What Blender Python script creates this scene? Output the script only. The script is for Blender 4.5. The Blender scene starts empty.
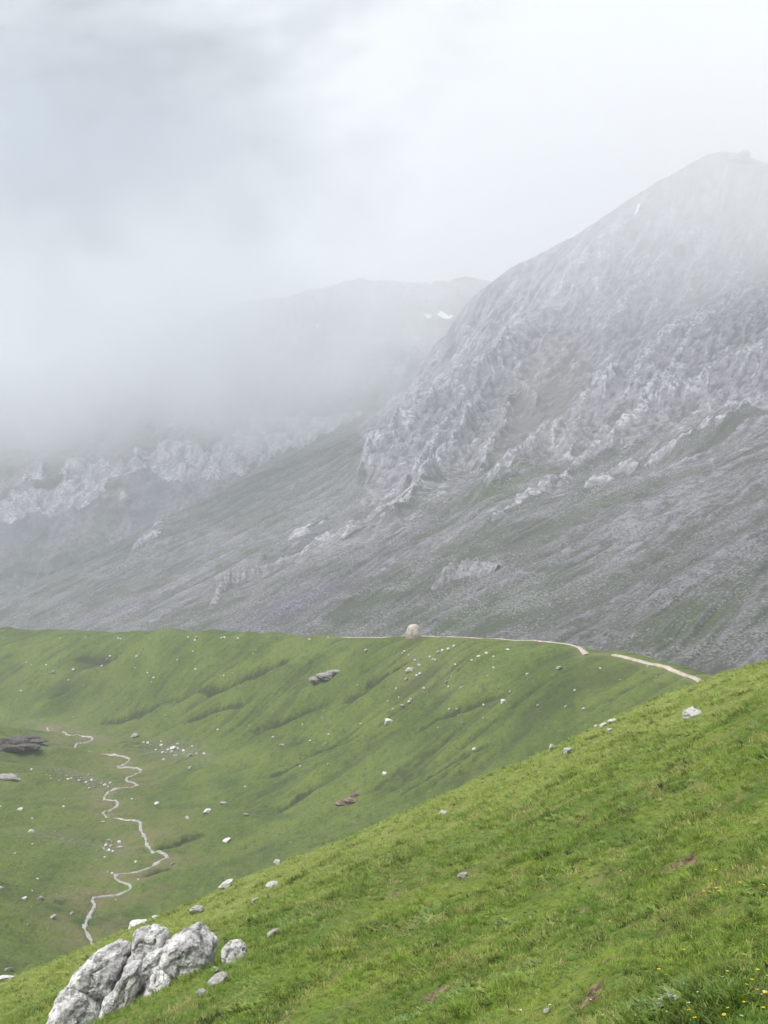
import bpy, bmesh, math, random
import numpy as np

random.seed(11)
RS = np.random.RandomState(7)
SC = bpy.context.scene
COL = SC.collection
D = bpy.data

# ------------------------------------------------------------------ camera
F = 1422.0                       # focal length in pixels of the 768 x 1024 frame
PITCH = math.radians(1.93)
CP, SP = math.cos(PITCH), math.sin(PITCH)
cam = D.cameras.new('camera')
cam.sensor_fit = 'VERTICAL'
cam.sensor_height = 36.0
cam.lens = F / 1024 * 36.0
cam.clip_start = 0.1
cam.clip_end = 20000
co = D.objects.new('camera', cam)
COL.objects.link(co)
co.rotation_euler = (math.pi / 2 + PITCH, 0, 0)
SC.camera = co


def direction(px, py):
    """(x/y, z/y) of the sight line through a pixel"""
    u = (np.asarray(px, float) - 384) / F
    v = (512 - np.asarray(py, float)) / F
    y = CP - v * SP
    return u / y, (SP + v * CP) / y


def to_pixel(x, y, z):
    d = y * CP + z * SP
    return 384 + F * x / d, 512 - F * (z * CP - y * SP) / d


def P3(px, py, Y):
    dx, dz = direction(px, py)
    return float(dx * Y), float(Y), float(dz * Y)


# ------------------------------------------------------------------ noise
def _hash(ix, iy, seed):
    h = (ix.astype(np.int64) * 374761393 + iy.astype(np.int64) * 668265263 + seed * 974711) & 0xFFFFFFFF
    h = ((h ^ (h >> 13)) * 1274126177) & 0xFFFFFFFF
    h = ((h ^ (h >> 16)) * 2246822519) & 0xFFFFFFFF
    return (h ^ (h >> 15)) & 0xFFFFFFFF


def noise(x, y, seed=0):
    x = np.asarray(x, np.float64)
    y = np.asarray(y, np.float64)
    x, y = np.broadcast_arrays(x, y)
    ix = np.floor(x)
    iy = np.floor(y)
    fx = x - ix
    fy = y - iy
    ix = ix.astype(np.int64)
    iy = iy.astype(np.int64)

    def g(a, b, dx, dy):
        ang = _hash(a, b, seed) * (2 * math.pi / 4294967296.0)
        return np.cos(ang) * dx + np.sin(ang) * dy
    sx = fx * fx * fx * (fx * (fx * 6 - 15) + 10)
    sy = fy * fy * fy * (fy * (fy * 6 - 15) + 10)
    a = g(ix, iy, fx, fy)
    b = g(ix + 1, iy, fx - 1, fy)
    c = g(ix, iy + 1, fx, fy - 1)
    d = g(ix + 1, iy + 1, fx - 1, fy - 1)
    return ((a + (b - a) * sx) * (1 - sy) + (c + (d - c) * sx) * sy) * 1.45


def fbm(x, y, oct=4, seed=0, gain=0.5, lac=2.03):
    s, a, f = 0, 1.0, 1.0
    for i in range(oct):
        s = s + a * noise(x * f + 17.3 * i, y * f - 9.1 * i, seed + i * 31)
        a *= gain
        f *= lac
    return s


def ridged(x, y, oct=4, seed=0, gain=0.55, lac=2.1):
    s, a, f = 0, 1.0, 1.0
    for i in range(oct):
        n = 1 - np.abs(noise(x * f + 5.7 * i, y * f + 3.3 * i, seed + i * 17)) * 1.6
        s = s + a * n
        a *= gain
        f *= lac
    return s


def sstep(a, b, x):
    t = np.clip((np.asarray(x, float) - a) / (b - a), 0, 1)
    return t * t * (3 - 2 * t)


class TPS:
    """smooth surface through scattered (x, y, z) survey points"""

    def __init__(self, pts, scale):
        p = np.array(pts, float)
        self.s = scale
        self.c = p[:, :2] / scale
        n = len(p)
        r2 = ((self.c[:, None] - self.c[None]) ** 2).sum(-1)
        K = 0.5 * r2 * np.log(r2 + 1e-12) + np.eye(n) * 1e-4
        Q = np.hstack([np.ones((n, 1)), self.c])
        A = np.block([[K, Q], [Q.T, np.zeros((3, 3))]])
        self.w = np.linalg.solve(A, np.concatenate([p[:, 2], np.zeros(3)]))

    def __call__(self, x, y):
        x = np.asarray(x, float)
        sh = x.shape
        q = np.stack([x.ravel(), np.asarray(y, float).ravel()], 1) / self.s
        out = np.empty(len(q))
        for i in range(0, len(q), 60000):
            b = q[i:i + 60000]
            r2 = (b[:, 0:1] - self.c[None, :, 0]) ** 2 + (b[:, 1:2] - self.c[None, :, 1]) ** 2
            out[i:i + 60000] = (0.5 * r2 * np.log(r2 + 1e-12)) @ self.w[:-3] + self.w[-3] + b @ self.w[-2:]
        return out.reshape(sh)


def seg_dist(x, y, pts):
    """distance to a polyline and the fraction along it"""
    best = np.full(x.shape, 1e9)
    frac = np.zeros(x.shape)
    side = np.zeros(x.shape)
    n = len(pts) - 1
    for i in range(n):
        (ax, ay), (bx, by) = pts[i], pts[i + 1]
        dx, dy = bx - ax, by - ay
        L2 = dx * dx + dy * dy + 1e-9
        t = np.clip(((x - ax) * dx + (y - ay) * dy) / L2, 0, 1)
        d = np.hypot(x - ax - t * dx, y - ay - t * dy)
        m = d < best
        best = np.where(m, d, best)
        frac = np.where(m, (i + t) / n, frac)
        side = np.where(m, np.sign(dx * (y - ay) - dy * (x - ax)), side)
    return best, frac, side


# ------------------------------------------------------------------ mesh helpers
def link(o, parent=None):
    COL.objects.link(o)
    if parent is not None:
        o.parent = parent
    return o


def tag(o, label=None, cat=None, group=None, kind=None):
    if label:
        o['label'] = label
    if cat:
        o['category'] = cat
    if group:
        o['group'] = group
    if kind:
        o['kind'] = kind
    return o


def grid_object(name, X, Y, Z, mat, attrs=None, smooth=True):
    n, m = X.shape
    me = D.meshes.new(name)
    v = np.stack([X, Y, Z], -1).reshape(-1, 3).astype(np.float32)
    idx = np.arange(n * m).reshape(n, m)
    q = np.stack([idx[:-1, :-1], idx[:-1, 1:], idx[1:, 1:], idx[1:, :-1]], -1).reshape(-1, 4)
    me.vertices.add(len(v))
    me.vertices.foreach_set('co', v.ravel())
    me.loops.add(q.size)
    me.loops.foreach_set('vertex_index', q.ravel().astype(np.int32))
    me.polygons.add(len(q))
    me.polygons.foreach_set('loop_start', (np.arange(len(q)) * 4).astype(np.int32))
    me.polygons.foreach_set('use_smooth', np.full(len(q), smooth))
    me.update(calc_edges=True)
    for k, a in (attrs or {}).items():
        at = me.attributes.new(k, 'FLOAT', 'POINT')
        at.data.foreach_set('value', np.ascontiguousarray(a, np.float32).ravel())
    me.materials.append(mat)
    o = D.objects.new(name, me)
    return link(o)


def mesh_object(name, verts, faces, mat, parent=None, smooth=True):
    me = D.meshes.new(name)
    me.from_pydata([tuple(map(float, v)) for v in verts], [], [tuple(int(i) for i in f) for f in faces])
    me.polygons.foreach_set('use_smooth', np.full(len(me.polygons), smooth))
    me.materials.append(mat)
    me.update()
    return link(D.objects.new(name, me), parent)


# ------------------------------------------------------------------ material helpers
class Mat:
    def __init__(self, name):
        self.m = D.materials.new(name)
        self.m.use_nodes = True
        self.t = self.m.node_tree
        self.b = self.t.nodes['Principled BSDF']
        self.b.inputs['Roughness'].default_value = 0.9
        self.b.inputs['Specular IOR Level'].default_value = 0.15
        self.geo = self.n('ShaderNodeNewGeometry')

    def n(self, typ, **kw):
        nd = self.t.nodes.new(typ)
        for k, v in kw.items():
            setattr(nd, k, v)
        return nd

    def l(self, a, b):
        self.t.links.new(a, b)

    def _in(self, sock, v):
        if hasattr(v, 'is_output'):
            self.l(v, sock)
        elif v is not None:
            if sock.type == 'RGBA' and len(v) == 3:
                v = (*v, 1)
            sock.default_value = v

    def pos(self, scale=(1, 1, 1), rot=0.0, obj=False):
        mp = self.n('ShaderNodeMapping')
        if obj:
            tc = self.n('ShaderNodeTexCoord')
            self.l(tc.outputs['Object'], mp.inputs['Vector'])
        else:
            self.l(self.geo.outputs['Position'], mp.inputs['Vector'])
        mp.inputs['Scale'].default_value = scale
        mp.inputs['Rotation'].default_value = (0, 0, rot)
        return mp.outputs['Vector']

    def noise(self, vec, scale, detail=4, rough=0.55, dist=0.0):
        nd = self.n('ShaderNodeTexNoise')
        self.l(vec, nd.inputs['Vector'])
        nd.inputs['Scale'].default_value = scale
        nd.inputs['Detail'].default_value = detail
        nd.inputs['Roughness'].default_value = rough
        nd.inputs['Distortion'].default_value = dist
        return nd.outputs['Fac']

    def voronoi(self, vec, scale, feature='F1', out='Distance', rand=1.0):
        nd = self.n('ShaderNodeTexVoronoi', feature=feature)
        self.l(vec, nd.inputs['Vector'])
        nd.inputs['Scale'].default_value = scale
        nd.inputs['Randomness'].default_value = rand
        return nd.outputs[out]

    def ramp(self, fac, lo, hi, a=0.0, b=1.0):
        nd = self.n('ShaderNodeMapRange', interpolation_type='SMOOTHSTEP')
        self._in(nd.inputs['Value'], fac)
        nd.inputs['From Min'].default_value = lo
        nd.inputs['From Max'].default_value = hi
        nd.inputs['To Min'].default_value = a
        nd.inputs['To Max'].default_value = b
        return nd.outputs['Result']

    def math(self, op, a, b=None):
        nd = self.n('ShaderNodeMath', operation=op)
        self._in(nd.inputs[0], a)
        if b is not None:
            self._in(nd.inputs[1], b)
        return nd.outputs[0]

    def mix(self, fac, a, b, mode='MIX'):
        nd = self.n('ShaderNodeMix', data_type='RGBA', blend_type=mode)
        self._in(nd.inputs[0], fac)
        self._in(nd.inputs[6], a)
        self._in(nd.inputs[7], b)
        return nd.outputs[2]

    def attr(self, name):
        nd = self.n('ShaderNodeAttribute', attribute_name=name)
        return nd.outputs['Fac']

    def bump(self, h, dist, strength=1.0, prev=None):
        nd = self.n('ShaderNodeBump')
        self.l(h, nd.inputs['Height'])
        nd.inputs['Distance'].default_value = dist
        nd.inputs['Strength'].default_value = strength
        if prev is not None:
            self.l(prev, nd.inputs['Normal'])
        return nd.outputs['Normal']

    def done(self, colour, normal=None, rough=None):
        self._in(self.b.inputs['Base Color'], colour)
        if normal is not None:
            self.l(normal, self.b.inputs['Normal'])
        if rough is not None:
            self._in(self.b.inputs['Roughness'], rough)
        return self.m


# ------------------------------------------------------------------ world, sun, exposure
SUN_EL, SUN_AZ = math.radians(59), math.radians(-116)      # azimuth from +Y, negative = to the left
world = D.worlds.new('World')
SC.world = world
world.use_nodes = True
wt = world.node_tree
bg = wt.nodes['Background']
bg.inputs['Strength'].default_value = 0.1
sky = wt.nodes.new('ShaderNodeTexSky')
sky.sky_type = 'NISHITA'
sky.sun_disc = False
sky.sun_elevation = SUN_EL
sky.sun_rotation = SUN_AZ
sky.altitude = 1900
wtc = wt.nodes.new('ShaderNodeTexCoord')
wmap = wt.nodes.new('ShaderNodeMapping')
wmap.inputs['Scale'].default_value = (1.0, 1.0, 1.6)
wt.links.new(wtc.outputs['Generated'], wmap.inputs['Vector'])
wn = wt.nodes.new('ShaderNodeTexNoise')
wn.inputs['Scale'].default_value = 4.2
wn.inputs['Detail'].default_value = 7
wn.inputs['Roughness'].default_value = 0.55
wn.inputs['Distortion'].default_value = 0.4
wt.links.new(wmap.outputs['Vector'], wn.inputs['Vector'])
wr = wt.nodes.new('ShaderNodeValToRGB')
wr.color_ramp.elements[0].position = 0.36
wr.color_ramp.elements[0].color = (0.72, 0.78, 0.84, 1)
wr.color_ramp.elements[1].position = 0.58
wr.color_ramp.elements[1].color = (2.40, 2.48, 2.56, 1)
wsep = wt.nodes.new('ShaderNodeSeparateXYZ')
wt.links.new(wtc.outputs['Generated'], wsep.inputs[0])
wsh = wt.nodes.new('ShaderNodeMapRange')
wsh.inputs['From Min'].default_value = -0.30
wsh.inputs['From Max'].default_value = 0.25
wsh.inputs['To Min'].default_value = -0.13
wsh.inputs['To Max'].default_value = 0.13
wt.links.new(wsep.outputs['X'], wsh.inputs['Value'])
wad = wt.nodes.new('ShaderNodeMath')
wad.operation = 'ADD'
wt.links.new(wn.outputs['Fac'], wad.inputs[0])
wt.links.new(wsh.outputs['Result'], wad.inputs[1])
wt.links.new(wad.outputs[0], wr.inputs['Fac'])
wm = wt.nodes.new('ShaderNodeMix')
wm.data_type = 'RGBA'
wm.inputs[0].default_value = 0.97          # almost complete cloud cover over the clear sky
wt.links.new(sky.outputs['Color'], wm.inputs[6])
wt.links.new(wr.outputs['Color'], wm.inputs[7])
wt.links.new(wm.outputs[2], bg.inputs['Color'])

sun = D.lights.new('sun', 'SUN')
sun.energy = 1.4
sun.angle = math.radians(35)
sun.color = (1.0, 0.965, 0.92)
so = D.objects.new('sun', sun)
COL.objects.link(so)
so.rotation_euler = (math.pi / 2 - SUN_EL, 0, 0)
sd = np.array([math.sin(SUN_AZ) * math.cos(SUN_EL), math.cos(SUN_AZ) * math.cos(SUN_EL), math.sin(SUN_EL)])
from mathutils import Vector
so.rotation_euler = Vector(sd).to_track_quat('Z', 'Y').to_euler()

SC.view_settings.view_transform = 'Standard'
SC.view_settings.look = 'None'
SC.view_settings.exposure = 2.0
SC.view_settings.gamma = 1.0
SC.view_settings.use_curve_mapping = False
SC.render.engine = 'CYCLES'
cy = SC.cycles
cy.use_denoising = True
try:
    cy.denoiser = 'OPENIMAGEDENOISE'
    cy.denoising_prefilter = 'ACCURATE'
except Exception:
    pass
cy.max_bounces = 5
cy.diffuse_bounces = 2
cy.glossy_bounces = 2
cy.transmission_bounces = 2
cy.volume_bounces = 3
cy.transparent_max_bounces = 16
cy.volume_step_rate = 1.0
cy.sample_clamp_indirect = 4.0

# ================================================================== TERRAIN SHAPES
# ---- the hillside we stand on: a tilted, slightly convex pasture
def hillside_base(x, y):
    u = x / np.maximum(y, 1.0)
    return -1.65 + 0.417 * x - 0.1435 * y - 2.66e-4 * y * y + 0.5 * np.exp(-((u - 0.17) / 0.06) ** 2) * sstep(20, 80, y)


SOIL = []                      # eroded turf scars on the near slope: (px, py, width px, height px)
for s in [(633, 924, 26, 9), (668, 948, 16, 8), (705, 974, 26, 10), (671, 987, 15, 8), (613, 968, 16, 8),
          (600, 993, 14, 7), (690, 900, 30, 8), (722, 812, 18, 6), (655, 872, 20, 6), (600, 905, 18, 5),
          (560, 842, 16, 4), (520, 866, 20, 4), (440, 975, 22, 6), (480, 905, 16, 4), (735, 930, 14, 5),
          (402, 1005, 14, 5), (590, 860, 16, 3), (760, 820, 20, 6), (650, 800, 18, 3), (335, 860, 16, 2.5)]:
    SOIL.append(s)
rs0 = np.random.RandomState(19)
for i in range(34):
    px = 768 - 420 * rs0.uniform(0, 1) ** 1.4
    py = 1015 - (1015 - (720 + (768 - px) * 0.42)) * rs0.uniform(0, 0.92)
    q = (py - 640) / 380
    SOIL.append((px, py, rs0.uniform(7, 20) * (0.5 + 0.6 * q), rs0.uniform(2.5, 6) * (0.4 + 0.7 * q)))


def on_plane(px, py):
    """where the sight line first meets the hillside"""
    dx, dz = direction(px, py)
    b = 0.417 * dx - 0.1435 - dz
    disc = b * b - 4 * 2.66e-4 * 1.65
    if disc < 0:
        disc = 0
    # -1.65 + b y - c y^2 = 0
    y = (b - math.sqrt(disc)) / (2 * 2.66e-4)
    return float(dx * y), float(y)


SOIL_W = []
for (px, py, w, h) in SOIL:
    x, y = on_plane(px, py)
    SOIL_W.append((x, y, 1.0 * w * y / F, min(0.62 * h * y / F / 0.17 + 0.10, 0.75 * w * y / F + 0.05)))


def soil_mask(x, y):
    m = np.zeros(np.shape(x))
    wob = 0.55 * fbm(x / 0.22, y / 0.30, 3, 91)
    for (cx, cy_, rx, ry) in SOIL_W:
        d = np.hypot((x - cx) / rx, (y - cy_) / ry)
        m = np.maximum(m, sstep(1.15, 0.55, d + wob))
    return m


def hillside_z(x, y):
    z = hillside_base(x, y)
    k = sstep(1.5, 7, y)
    z = z + 0.35 * fbm(x / 9.0, y / 14.0, 2, 3) * sstep(6, 25, y)
    # low hummocks and little cattle steps running across the slope
    t = 0.945 * x - 0.325 * y
    s = 0.325 * x + 0.945 * y
    z = z + k * 0.060 * fbm(t / 0.55, s / 0.95, 4, 5) + k * 0.095 * fbm(t / 1.9, s / 3.6, 2, 8)
    z = z - 0.07 * soil_mask(x, y)
    # shoulder: falls away into the valley beyond the brow
    far = np.maximum(0, y - 120)
    return z - 0.0012 * far * far


# ---- the green ridge and the valley with its brook
CREST = [(768, 704, 355), (735, 692, 372), (703, 683, 390), (672, 668, 405), (650, 663, 416), (612, 653, 438), (585, 652, 452), (545, 642, 478),
         (500, 640, 503), (460, 638, 520), (414, 636, 540), (375, 638, 562), (340, 638, 590), (290, 637, 620), (240, 634, 660),
         (180, 634, 715), (120, 633, 780), (60, 632, 850), (0, 634, 930), (-80, 640, 1030), (-160, 646, 1130)]
VP = []
crest_w = [P3(*c) for c in CREST]
for c0, c1 in zip(CREST[:-1], CREST[1:]):
    for t in (0.0, 0.33, 0.67):
        VP.append(P3(*[a + (b - a) * t for a, b in zip(c0, c1)]))
for i, (x, y, z) in enumerate(crest_w):
    a = crest_w[max(0, i - 1)]
    b = crest_w[min(len(crest_w) - 1, i + 1)]
    dx, dy = b[0] - a[0], b[1] - a[1]
    L = math.hypot(dx, dy)
    nx, ny = dy / L, -dx / L                    # away from the camera
    if nx < 0:
        nx, ny = -nx, -ny
    VP.append((x + nx * 70, y + ny * 70, z - 42))
    VP.append((x + nx * 150, y + ny * 150, z - 85))
    VP.append((x + nx * 14, y + ny * 14, z - 3.0))
    if y < 520:
        drop = 0.46
        VP.append((x - nx * 45, y - ny * 45, z - 45 * drop))
        VP.append((x - nx * 90, y - ny * 90, z - 90 * drop))


def crop2(x, y):
    return x / 3.491, 700 + y / 3.491


STREAM_A = [crop2(*p) for p in [(335, 870), (318, 846), (296, 795), (310, 755), (330, 715), (325, 690), (380, 675), (450, 660), (448, 642), (405, 625), (412, 606),
                                (460, 598), (510, 588), (550, 566), (584, 550)]]
STREAM_B = [crop2(*p) for p in [(508, 484), (492, 455), (485, 420), (430, 415), (375, 408), (362, 388), (408, 368), (400, 352), (365, 340), (378, 322), (396, 312)]]
STREAM_C = [crop2(*p) for p in [(482, 298), (440, 275), (470, 262), (492, 248), (480, 240)]]
STREAM_D = [crop2(*p) for p in [(412, 228), (440, 215), (452, 203)]]
STREAM_E = [crop2(*p) for p in [(310, 180), (270, 172), (265, 158), (292, 148), (322, 134), (280, 124), (225, 120), (165, 98)]]


def stream_w(px, py):
    dx, dz = direction(px, py)
    Y = 86.0 / (0.02 - dz)
    return float(dx * Y), float(Y), float(dz * Y)


STREAM_CH = STREAM_A + [(150, 852), (146, 841)] + STREAM_B + [(128, 787)] + STREAM_C + [(125, 768)] + STREAM_D + [(110, 755)] + STREAM_E
for p in STREAM_A[1::3] + STREAM_B[::3] + [STREAM_C[1]] + STREAM_E[::3]:
    VP.append(stream_w(*p))
VP += [P3(0, 905, 305), P3(0, 850, 372), P3(40, 880, 340), P3(30, 800, 455), P3(0, 800, 440), P3(60, 770, 520), P3(0, 765, 500), P3(0, 745, 535),
       P3(45, 742, 560), P3(0, 730, 575), P3(-80, 900, 290), P3(-90, 800, 440), P3(-90, 720, 600), P3(90, 749, 575),
       P3(0, 717, 715), P3(60, 722, 690), P3(-70, 712, 760), P3(130, 728, 655), P3(240, 860, 370), P3(60, 1000, 240), P3(-60, 1000, 230),
       P3(180, 960, 290), P3(260, 900, 330), P3(200, 740, 560), P3(300, 735, 500), P3(120, 690, 720), P3(240, 690, 590)]
valley_t = TPS(VP, 100.0)
FALL = np.array([-0.86, -0.51])

GULLY_PX = [  # gullies dark with brush and painted shade on the ridge face, upper end first
    [(506, 690), (470, 708), (440, 720), (408, 737)], [(490, 745), (455, 763), (430, 778), (395, 800)],
    [(330, 702), (300, 715), (280, 725), (240, 735)], [(275, 668), (245, 678), (225, 690)], [(375, 688), (350, 700), (330, 709)],
    [(310, 760), (285, 772), (265, 780)], [(300, 655), (270, 668), (240, 680), (215, 692), (160, 708)],
    [(180, 700), (140, 713), (100, 722)], [(120, 655), (80, 667)], [(70, 690), (45, 697)], [(110, 658), (70, 660)],
    [(250, 700), (215, 712), (180, 726)], [(360, 735), (330, 748), (290, 765)], [(205, 833), (180, 842), (150, 852)],
    [(170, 867), (140, 877)], [(420, 660), (390, 675), (360, 690)], [(460, 790), (430, 800)], [(340, 775), (310, 790), (270, 812)]]


def valley_base(x, y):
    return valley_t(x, y)


def march(fn, px, py, y0, y1, n=900):
    """ground point hit by the sight line through a pixel"""
    dx, dz = direction(px, py)
    Y = np.geomspace(y0, y1, n)
    below = dz * Y - fn(dx * Y, Y) < 0
    i = int(np.argmax(below)) if below.any() else int(np.argmin(dz * Y - fn(dx * Y, Y)))
    y = Y[i]
    return float(dx * y), float(y)


GULLY_W = [[march(valley_base, a, b, 230, 1100, 700) for a, b in g] for g in GULLY_PX]
CH_W = []
for p in STREAM_CH:
    CH_W.append(march(valley_base, p[0], p[1], 200, 900, 700))


def valley_extra(x, y):
    """relief on top of the surveyed surface; also returns the scrub and channel masks"""
    s = -0.51 * x + 0.86 * y
    t = 0.86 * x + 0.51 * y
    flat = sstep(-84, -62, valley_cache if valley_cache is not None and valley_cache.shape == np.shape(x) else valley_base(x, y))
    w = 6 * fbm(x / 60, y / 60, 2, 40)
    rib = fbm((s + w) / 13, (t + w) / 95, 3, 41)
    dz = flat * (1.5 * rib + 1.5 * np.minimum(0.28, np.abs(noise((s + w) / 11, t / 75, 45))) + 0.7 * np.minimum(0.25, np.abs(noise((s + w) / 4.5, t / 30, 46)))) + 0.9 * fbm(x / 22, y / 22, 4, 47) + 0.12 * fbm(x / 3.0, y / 3.0, 3, 48)
    fold = np.exp(-(noise((s + w) / 10, t / 85, 49) / 0.085) ** 2) * sstep(-0.1, 0.35, noise(s / 30, t / 50, 50))
    fold = np.maximum(fold, 0.8 * np.exp(-(noise((s + w) / 5, t / 45, 51) / 0.11) ** 2) * sstep(0.0, 0.45, noise(s / 22, t / 40, 52)))
    dz = dz - 1.05 * flat * fold
    fold = flat * fold * np.clip(0.7 + 0.8 * fbm(x / 2.5, y / 2.5, 2, 53), 0, 1.2)
    scrub_shade = 0.55 * sstep(0.15, 0.8, -rib + 0.8 * fbm(x / 25, y / 25, 3, 44)) * flat
    scrub_shade = np.maximum(scrub_shade, 0.90 * np.clip(fold, 0, 1))  # fold lines darkened: shade painted in together with the brush
    for g, pts in enumerate(GULLY_W):
        xs = [p[0] for p in pts]
        ys = [p[1] for p in pts]
        m = (x > min(xs) - 25) & (x < max(xs) + 25) & (y > min(ys) - 25) & (y < max(ys) + 25)
        if not m.any():
            continue
        d, f, sd_ = seg_dist(x[m], y[m], pts)
        wid = 2.1 + 0.8 * noise(x[m] / 7, y[m] / 7, 60 + g)
        env = np.clip(np.sin(np.pi * np.clip(f * 0.94 + 0.03, 0, 1)), 0, 1) ** 0.6
        c = np.exp(-(d / wid) ** 2) * env
        dz[m] -= 2.1 * c
        br = sstep(0.2, 0.6, c + 0.35 * fbm(x[m] / 2.2, y[m] / 2.2, 3, 70 + g))
        scrub_shade[m] = np.maximum(scrub_shade[m], 0.95 * br * np.minimum(1, c * 2.5))
    dp, _, _ = seg_dist(x, y, PATH_ALL)
    dz *= 1 - 0.85 * np.exp(-(dp / 10.0) ** 2)
    d, f, _ = seg_dist(x, y, CH_W)
    chan = np.exp(-(d / 1.3) ** 2)
    bank = np.exp(-(d / 9.0) ** 2)
    dz -= 0.45 * chan
    return dz, scrub_shade, bank


valley_cache = None


def valley_z(x, y):
    global valley_cache
    x = np.asarray(x, float)
    y = np.asarray(y, float)
    valley_cache = valley_base(x, y)
    r = valley_cache + valley_extra(x, y)[0]
    valley_cache = None
    return r


# ---- the big mountain: one long slope falling to the left, with a rock summit
def slope_plane(x, y):
    return -250 + 0.38 * x + 0.18 * y


MP = []
for y in (450, 800, 1150, 1500, 1800):
    for u in (-0.5, -0.38, -0.25, -0.12, 0.0, 0.12, 0.25, 0.38, 0.5):
        if y > 1600 and u > 0.02:
            continue
        MP.append((u * y, y, slope_plane(u * y, y)))
SUMMIT = [(900, 215, 2750), (830, 190, 2720), (768, 166, 2700), (740, 156, 2700), (718, 153, 2700), (690, 166, 2700), (640, 196, 2710), (600, 222, 2730), (550, 250, 2750),
          (512, 268, 2770), (482, 290, 2790), (460, 312, 2790), (445, 340, 2780), (430, 370, 2760), (408, 402, 2740), (370, 421, 2750),
          (330, 440, 2800), (300, 452, 2860), (265, 468, 2900), (200, 505, 2640), (130, 540, 2480), (50, 580, 2320), (0, 604, 2240), (-100, 650, 2100), (-200, 690, 2000)]
for i, c in enumerate(SUMMIT):
    x, y, z = P3(*c)
    MP.append((x, y, z))
    MP.append((x - 130, y + 300, z - (170 if c[0] > 420 else 110)))
MP += [P3(650, 300, 2350), P3(700, 230, 2540), P3(768, 230, 2480), P3(600, 330, 2330), P3(560, 310, 2480), P3(520, 330, 2500),
       P3(540, 420, 2060), P3(560, 385, 2200), P3(505, 470, 1790), P3(465, 520, 1560),
       P3(490, 378, 2280), P3(470, 430, 2010), P3(478, 488, 1640), P3(420, 440, 2130), P3(390, 470, 1990), P3(365, 500, 1880), P3(528, 430, 2000),
       P3(620, 405, 1800), P3(700, 340, 1960), P3(768, 290, 2060), P3(860, 250, 2150), P3(570, 450, 1720), P3(650, 455, 1560), P3(768, 420, 1560), P3(600, 500, 1500),
       P3(450, 350, 2640), P3(430, 400, 2450), P3(880, 420, 1480)]
mountain_t = TPS(MP, 400.0)


def smooth_poly(px, table):
    a = np.array(table, float)
    return np.interp(px, a[:, 0], a[:, 1])


ROCK_LINE = [(250, 300), (300, 380), (330, 425), (352, 495), (372, 528), (420, 520), (450, 505), (480, 488), (505, 440), (525, 425), (545, 450), (565, 478), (600, 462), (640, 447), (700, 432), (768, 425), (1100, 400)]


def blob(px, py, cx, cy_, rx, ry, rot=0.0):
    c, s = math.cos(rot), math.sin(rot)
    dx, dy = px - cx, py - cy_
    a = (dx * c + dy * s) / rx
    b = (-dx * s + dy * c) / ry
    return np.exp(-(a * a + b * b))


def saw(t):
    f = t - np.floor(t)
    return np.where(f < 0.84, f / 0.84, (1 - f) / 0.16)


RIBS = [([(556, 316), (524, 346), (497, 374), (470, 392), (440, 412), (405, 445), (372, 478), (352, 507)], 30, 13),
        ([(497, 374), (474, 420), (446, 466), (410, 516), (380, 536)], 20, 9),
        ([(480, 386), (448, 430), (418, 480), (398, 510)], 14, 7),
        ([(497, 374), (520, 392), (541, 420)], 14, 7), ([(510, 400), (500, 440), (478, 480)], 12, 8),
        ([(780, 284), (720, 322), (680, 350), (640, 378), (600, 412), (570, 440), (540, 462), (506, 486), (470, 515)], 22, 11),
        ([(780, 345), (710, 380), (655, 418), (602, 455), (560, 490)], 13, 8), ([(700, 330), (668, 385), (632, 420)], 10, 7), ([(768, 400), (700, 430), (640, 470)], 4, 7),
        ([(445, 342), (432, 372), (410, 402), (380, 424)], 12, 7), ([(470, 330), (455, 360), (430, 395)], 8, 7),
        ([(660, 200), (610, 240), (565, 285), (552, 318)], 14, 11), ([(740, 158), (712, 215), (670, 265), (620, 320), (590, 350)], 14, 14), ([(790, 200), (750, 250), (720, 300)], 10, 12),
        ([(425, 496), (380, 522), (336, 545), (296, 562)], 8, 5), ([(330, 520), (290, 545), (255, 570)], 4, 4), ([(560, 485), (520, 505), (480, 535)], 6, 5),
        ([(640, 470), (600, 488), (560, 512)], 6, 5), ([(170, 525), (148, 540), (128, 556)], 7, 5)]


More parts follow.
